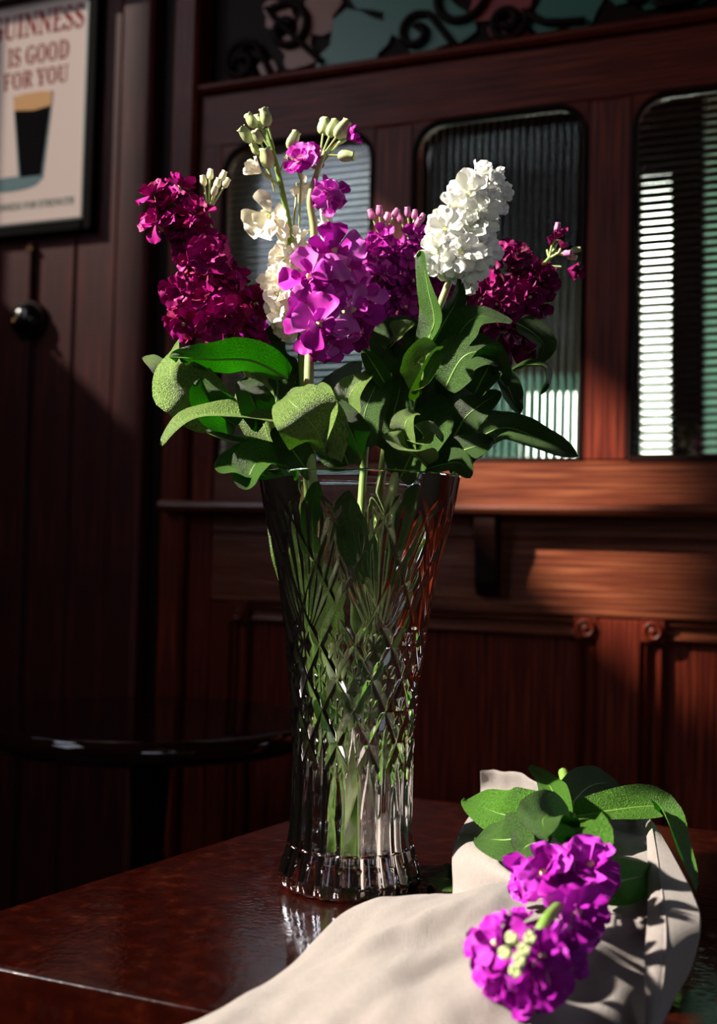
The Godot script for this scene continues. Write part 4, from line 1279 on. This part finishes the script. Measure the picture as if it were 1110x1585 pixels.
func fallen_flower() -> void:
	var f := thing("stock_flower", "cut magenta stock lying on the linen napkin, bloom head towards the front", "flower")
	var path := smooth_path([over(872, 1196, 0.062), over(878, 1225, 0.06), over(885, 1270, 0.06), over(880, 1330, 0.062), over(872, 1390, 0.060), over(845, 1425, 0.066), over(815, 1480, 0.050)], 48)
	put("stem", tube(path, 0.0042, 0.0026, 10), mats["stem_green"], f)
	var U := Vector3.UP
	for e in [[842, 1352, 0.068, -0.25, 0.65, 0.75, 0.0200, 1], [912, 1340, 0.072, 0.2, 0.7, 0.7, 0.0200, 1], [893, 1412, 0.060, 0.3, 0.35, 0.9, 0.0185, 1], [875, 1375, 0.060, 0.0, 0.5, 0.8, 0.0150, 0], [818, 1362, 0.054, -0.8, 0.2, 0.5, 0.0140, 1], [932, 1362, 0.056, 0.7, 0.1, 0.6, 0.0150, 1], [900, 1310, 0.066, 0.2, 0.9, -0.1, 0.0140, 1], [910, 1440, 0.044, 0.5, -0.1, 0.8, 0.0140, 0]]:
		floret(f, over(e[0], e[1], e[2]), Vector3(e[3], e[4], e[5]), e[6], "orchid", e[7], over(880, e[1] - 5.0, 0.058))
	var tip := over(818, 1478, 0.046)
	for e in [[770, 1462, 0.056, -0.7, 0.5, 0.4, 0.0165], [803, 1432, 0.060, -0.1, 0.8, -0.3, 0.0140], [862, 1462, 0.056, 0.6, 0.6, 0.3, 0.0175], [872, 1498, 0.044, 0.8, 0.1, 0.5, 0.0165], [840, 1520, 0.042, 0.3, 0.0, 0.9, 0.0175], [795, 1528, 0.036, -0.3, -0.2, 0.9, 0.0165], [772, 1496, 0.044, -0.7, 0.2, 0.6, 0.0150], [838, 1482, 0.056, 0.3, 0.7, 0.6, 0.0140], [806, 1548, 0.028, 0.0, -0.6, 0.8, 0.0140]]:
		floret(f, over(e[0], e[1], e[2]), Vector3(e[3], e[4], e[5]), e[6], "orchid", 1, tip)
	for e in [[795, 1455, 0.066], [812, 1470, 0.068], [785, 1475, 0.064], [805, 1485, 0.066], [800, 1500, 0.06], [820, 1455, 0.066]]:
		bud(f, tip, over(e[0], e[1], e[2]), 0.0085, "bud_green")
	var o := func(list: Array) -> Array: return list.map(func(e): return over(e[0], e[1], e[2]))
	leaf(f, o.call([[850, 1300, 0.06], [815, 1270, 0.068], [770, 1258, 0.070], [722, 1238, 0.070]]), 0.036, Vector3(-0.1, 0.8, 0.6), Vector3(-0.2, 0.7, 0.7), "leaf_bright", 0.3, 0.08)
	leaf(f, o.call([[845, 1320, 0.058], [810, 1300, 0.064], [775, 1300, 0.062], [738, 1297, 0.056]]), 0.028, Vector3(0.0, 0.6, 0.8), Vector3(-0.1, 0.5, 0.85), "leaf_deep", 0.25, 0.05)
	leaf(f, o.call([[872, 1285, 0.062], [862, 1245, 0.074], [850, 1215, 0.080], [820, 1186, 0.082]]), 0.018, Vector3(-0.3, 0.5, 0.8), Vector3(-0.1, 0.8, 0.5), "leaf_bright", 0.4, 0.08)
	leaf(f, o.call([[880, 1250, 0.06], [905, 1222, 0.066], [930, 1212, 0.066], [960, 1216, 0.06]]), 0.028, Vector3(0.0, 0.6, 0.8), Vector3(0.1, 0.6, 0.75), "leaf_deep", 0.2, 0.05)
	leaf(f, o.call([[885, 1290, 0.066], [855, 1265, 0.082], [840, 1270, 0.086], [848, 1300, 0.08]]), 0.030, Vector3(-0.2, 0.6, 0.75), Vector3(-0.2, 0.4, 0.9), "leaf_deep", 0.3, 0.07)
	leaf(f, o.call([[875, 1270, 0.07], [890, 1285, 0.08], [910, 1300, 0.078], [900, 1320, 0.07]]), 0.030, Vector3(0.0, 0.7, 0.7), Vector3(0.1, 0.5, 0.85), "leaf_bright", 0.3, 0.07)
	leaf(f, o.call([[885, 1265, 0.06], [945, 1255, 0.064], [1010, 1248, 0.066], [1030, 1260, 0.062], [1050, 1310, 0.05], [1078, 1380, 0.03]]), 0.026, Vector3(0.0, 0.85, 0.5), Vector3(0.7, 0.5, 0.5), "leaf_bright", 0.4, 0.05)
	leaf(f, o.call([[930, 1370, 0.048], [955, 1365, 0.052], [985, 1358, 0.05], [1016, 1350, 0.044]]), 0.024, Vector3(0.0, 0.5, 0.85), Vector3(0.1, 0.6, 0.8), "leaf_bright", 0.2, 0.08)
	leaf(f, o.call([[850, 1310, 0.06], [830, 1305, 0.066], [815, 1310, 0.062], [800, 1325, 0.055]]), 0.024, Vector3(0.0, 0.7, 0.7), Vector3(-0.1, 0.6, 0.8), "leaf_deep", 0.3, 0.07)
	var l := thing("loose_leaf", "single small green leaf on the table, its tip showing left of the napkin", "leaf")
	leaf(l, [over(720, 1368, 0.004), over(705, 1362, 0.010), over(688, 1360, 0.012), over(666, 1358, 0.003)], 0.020, Vector3(-0.1, 0.7, 0.7), Vector3(-0.1, 0.7, 0.7), "leaf_deep", 0.2, 0.05, 0.0, "blade")
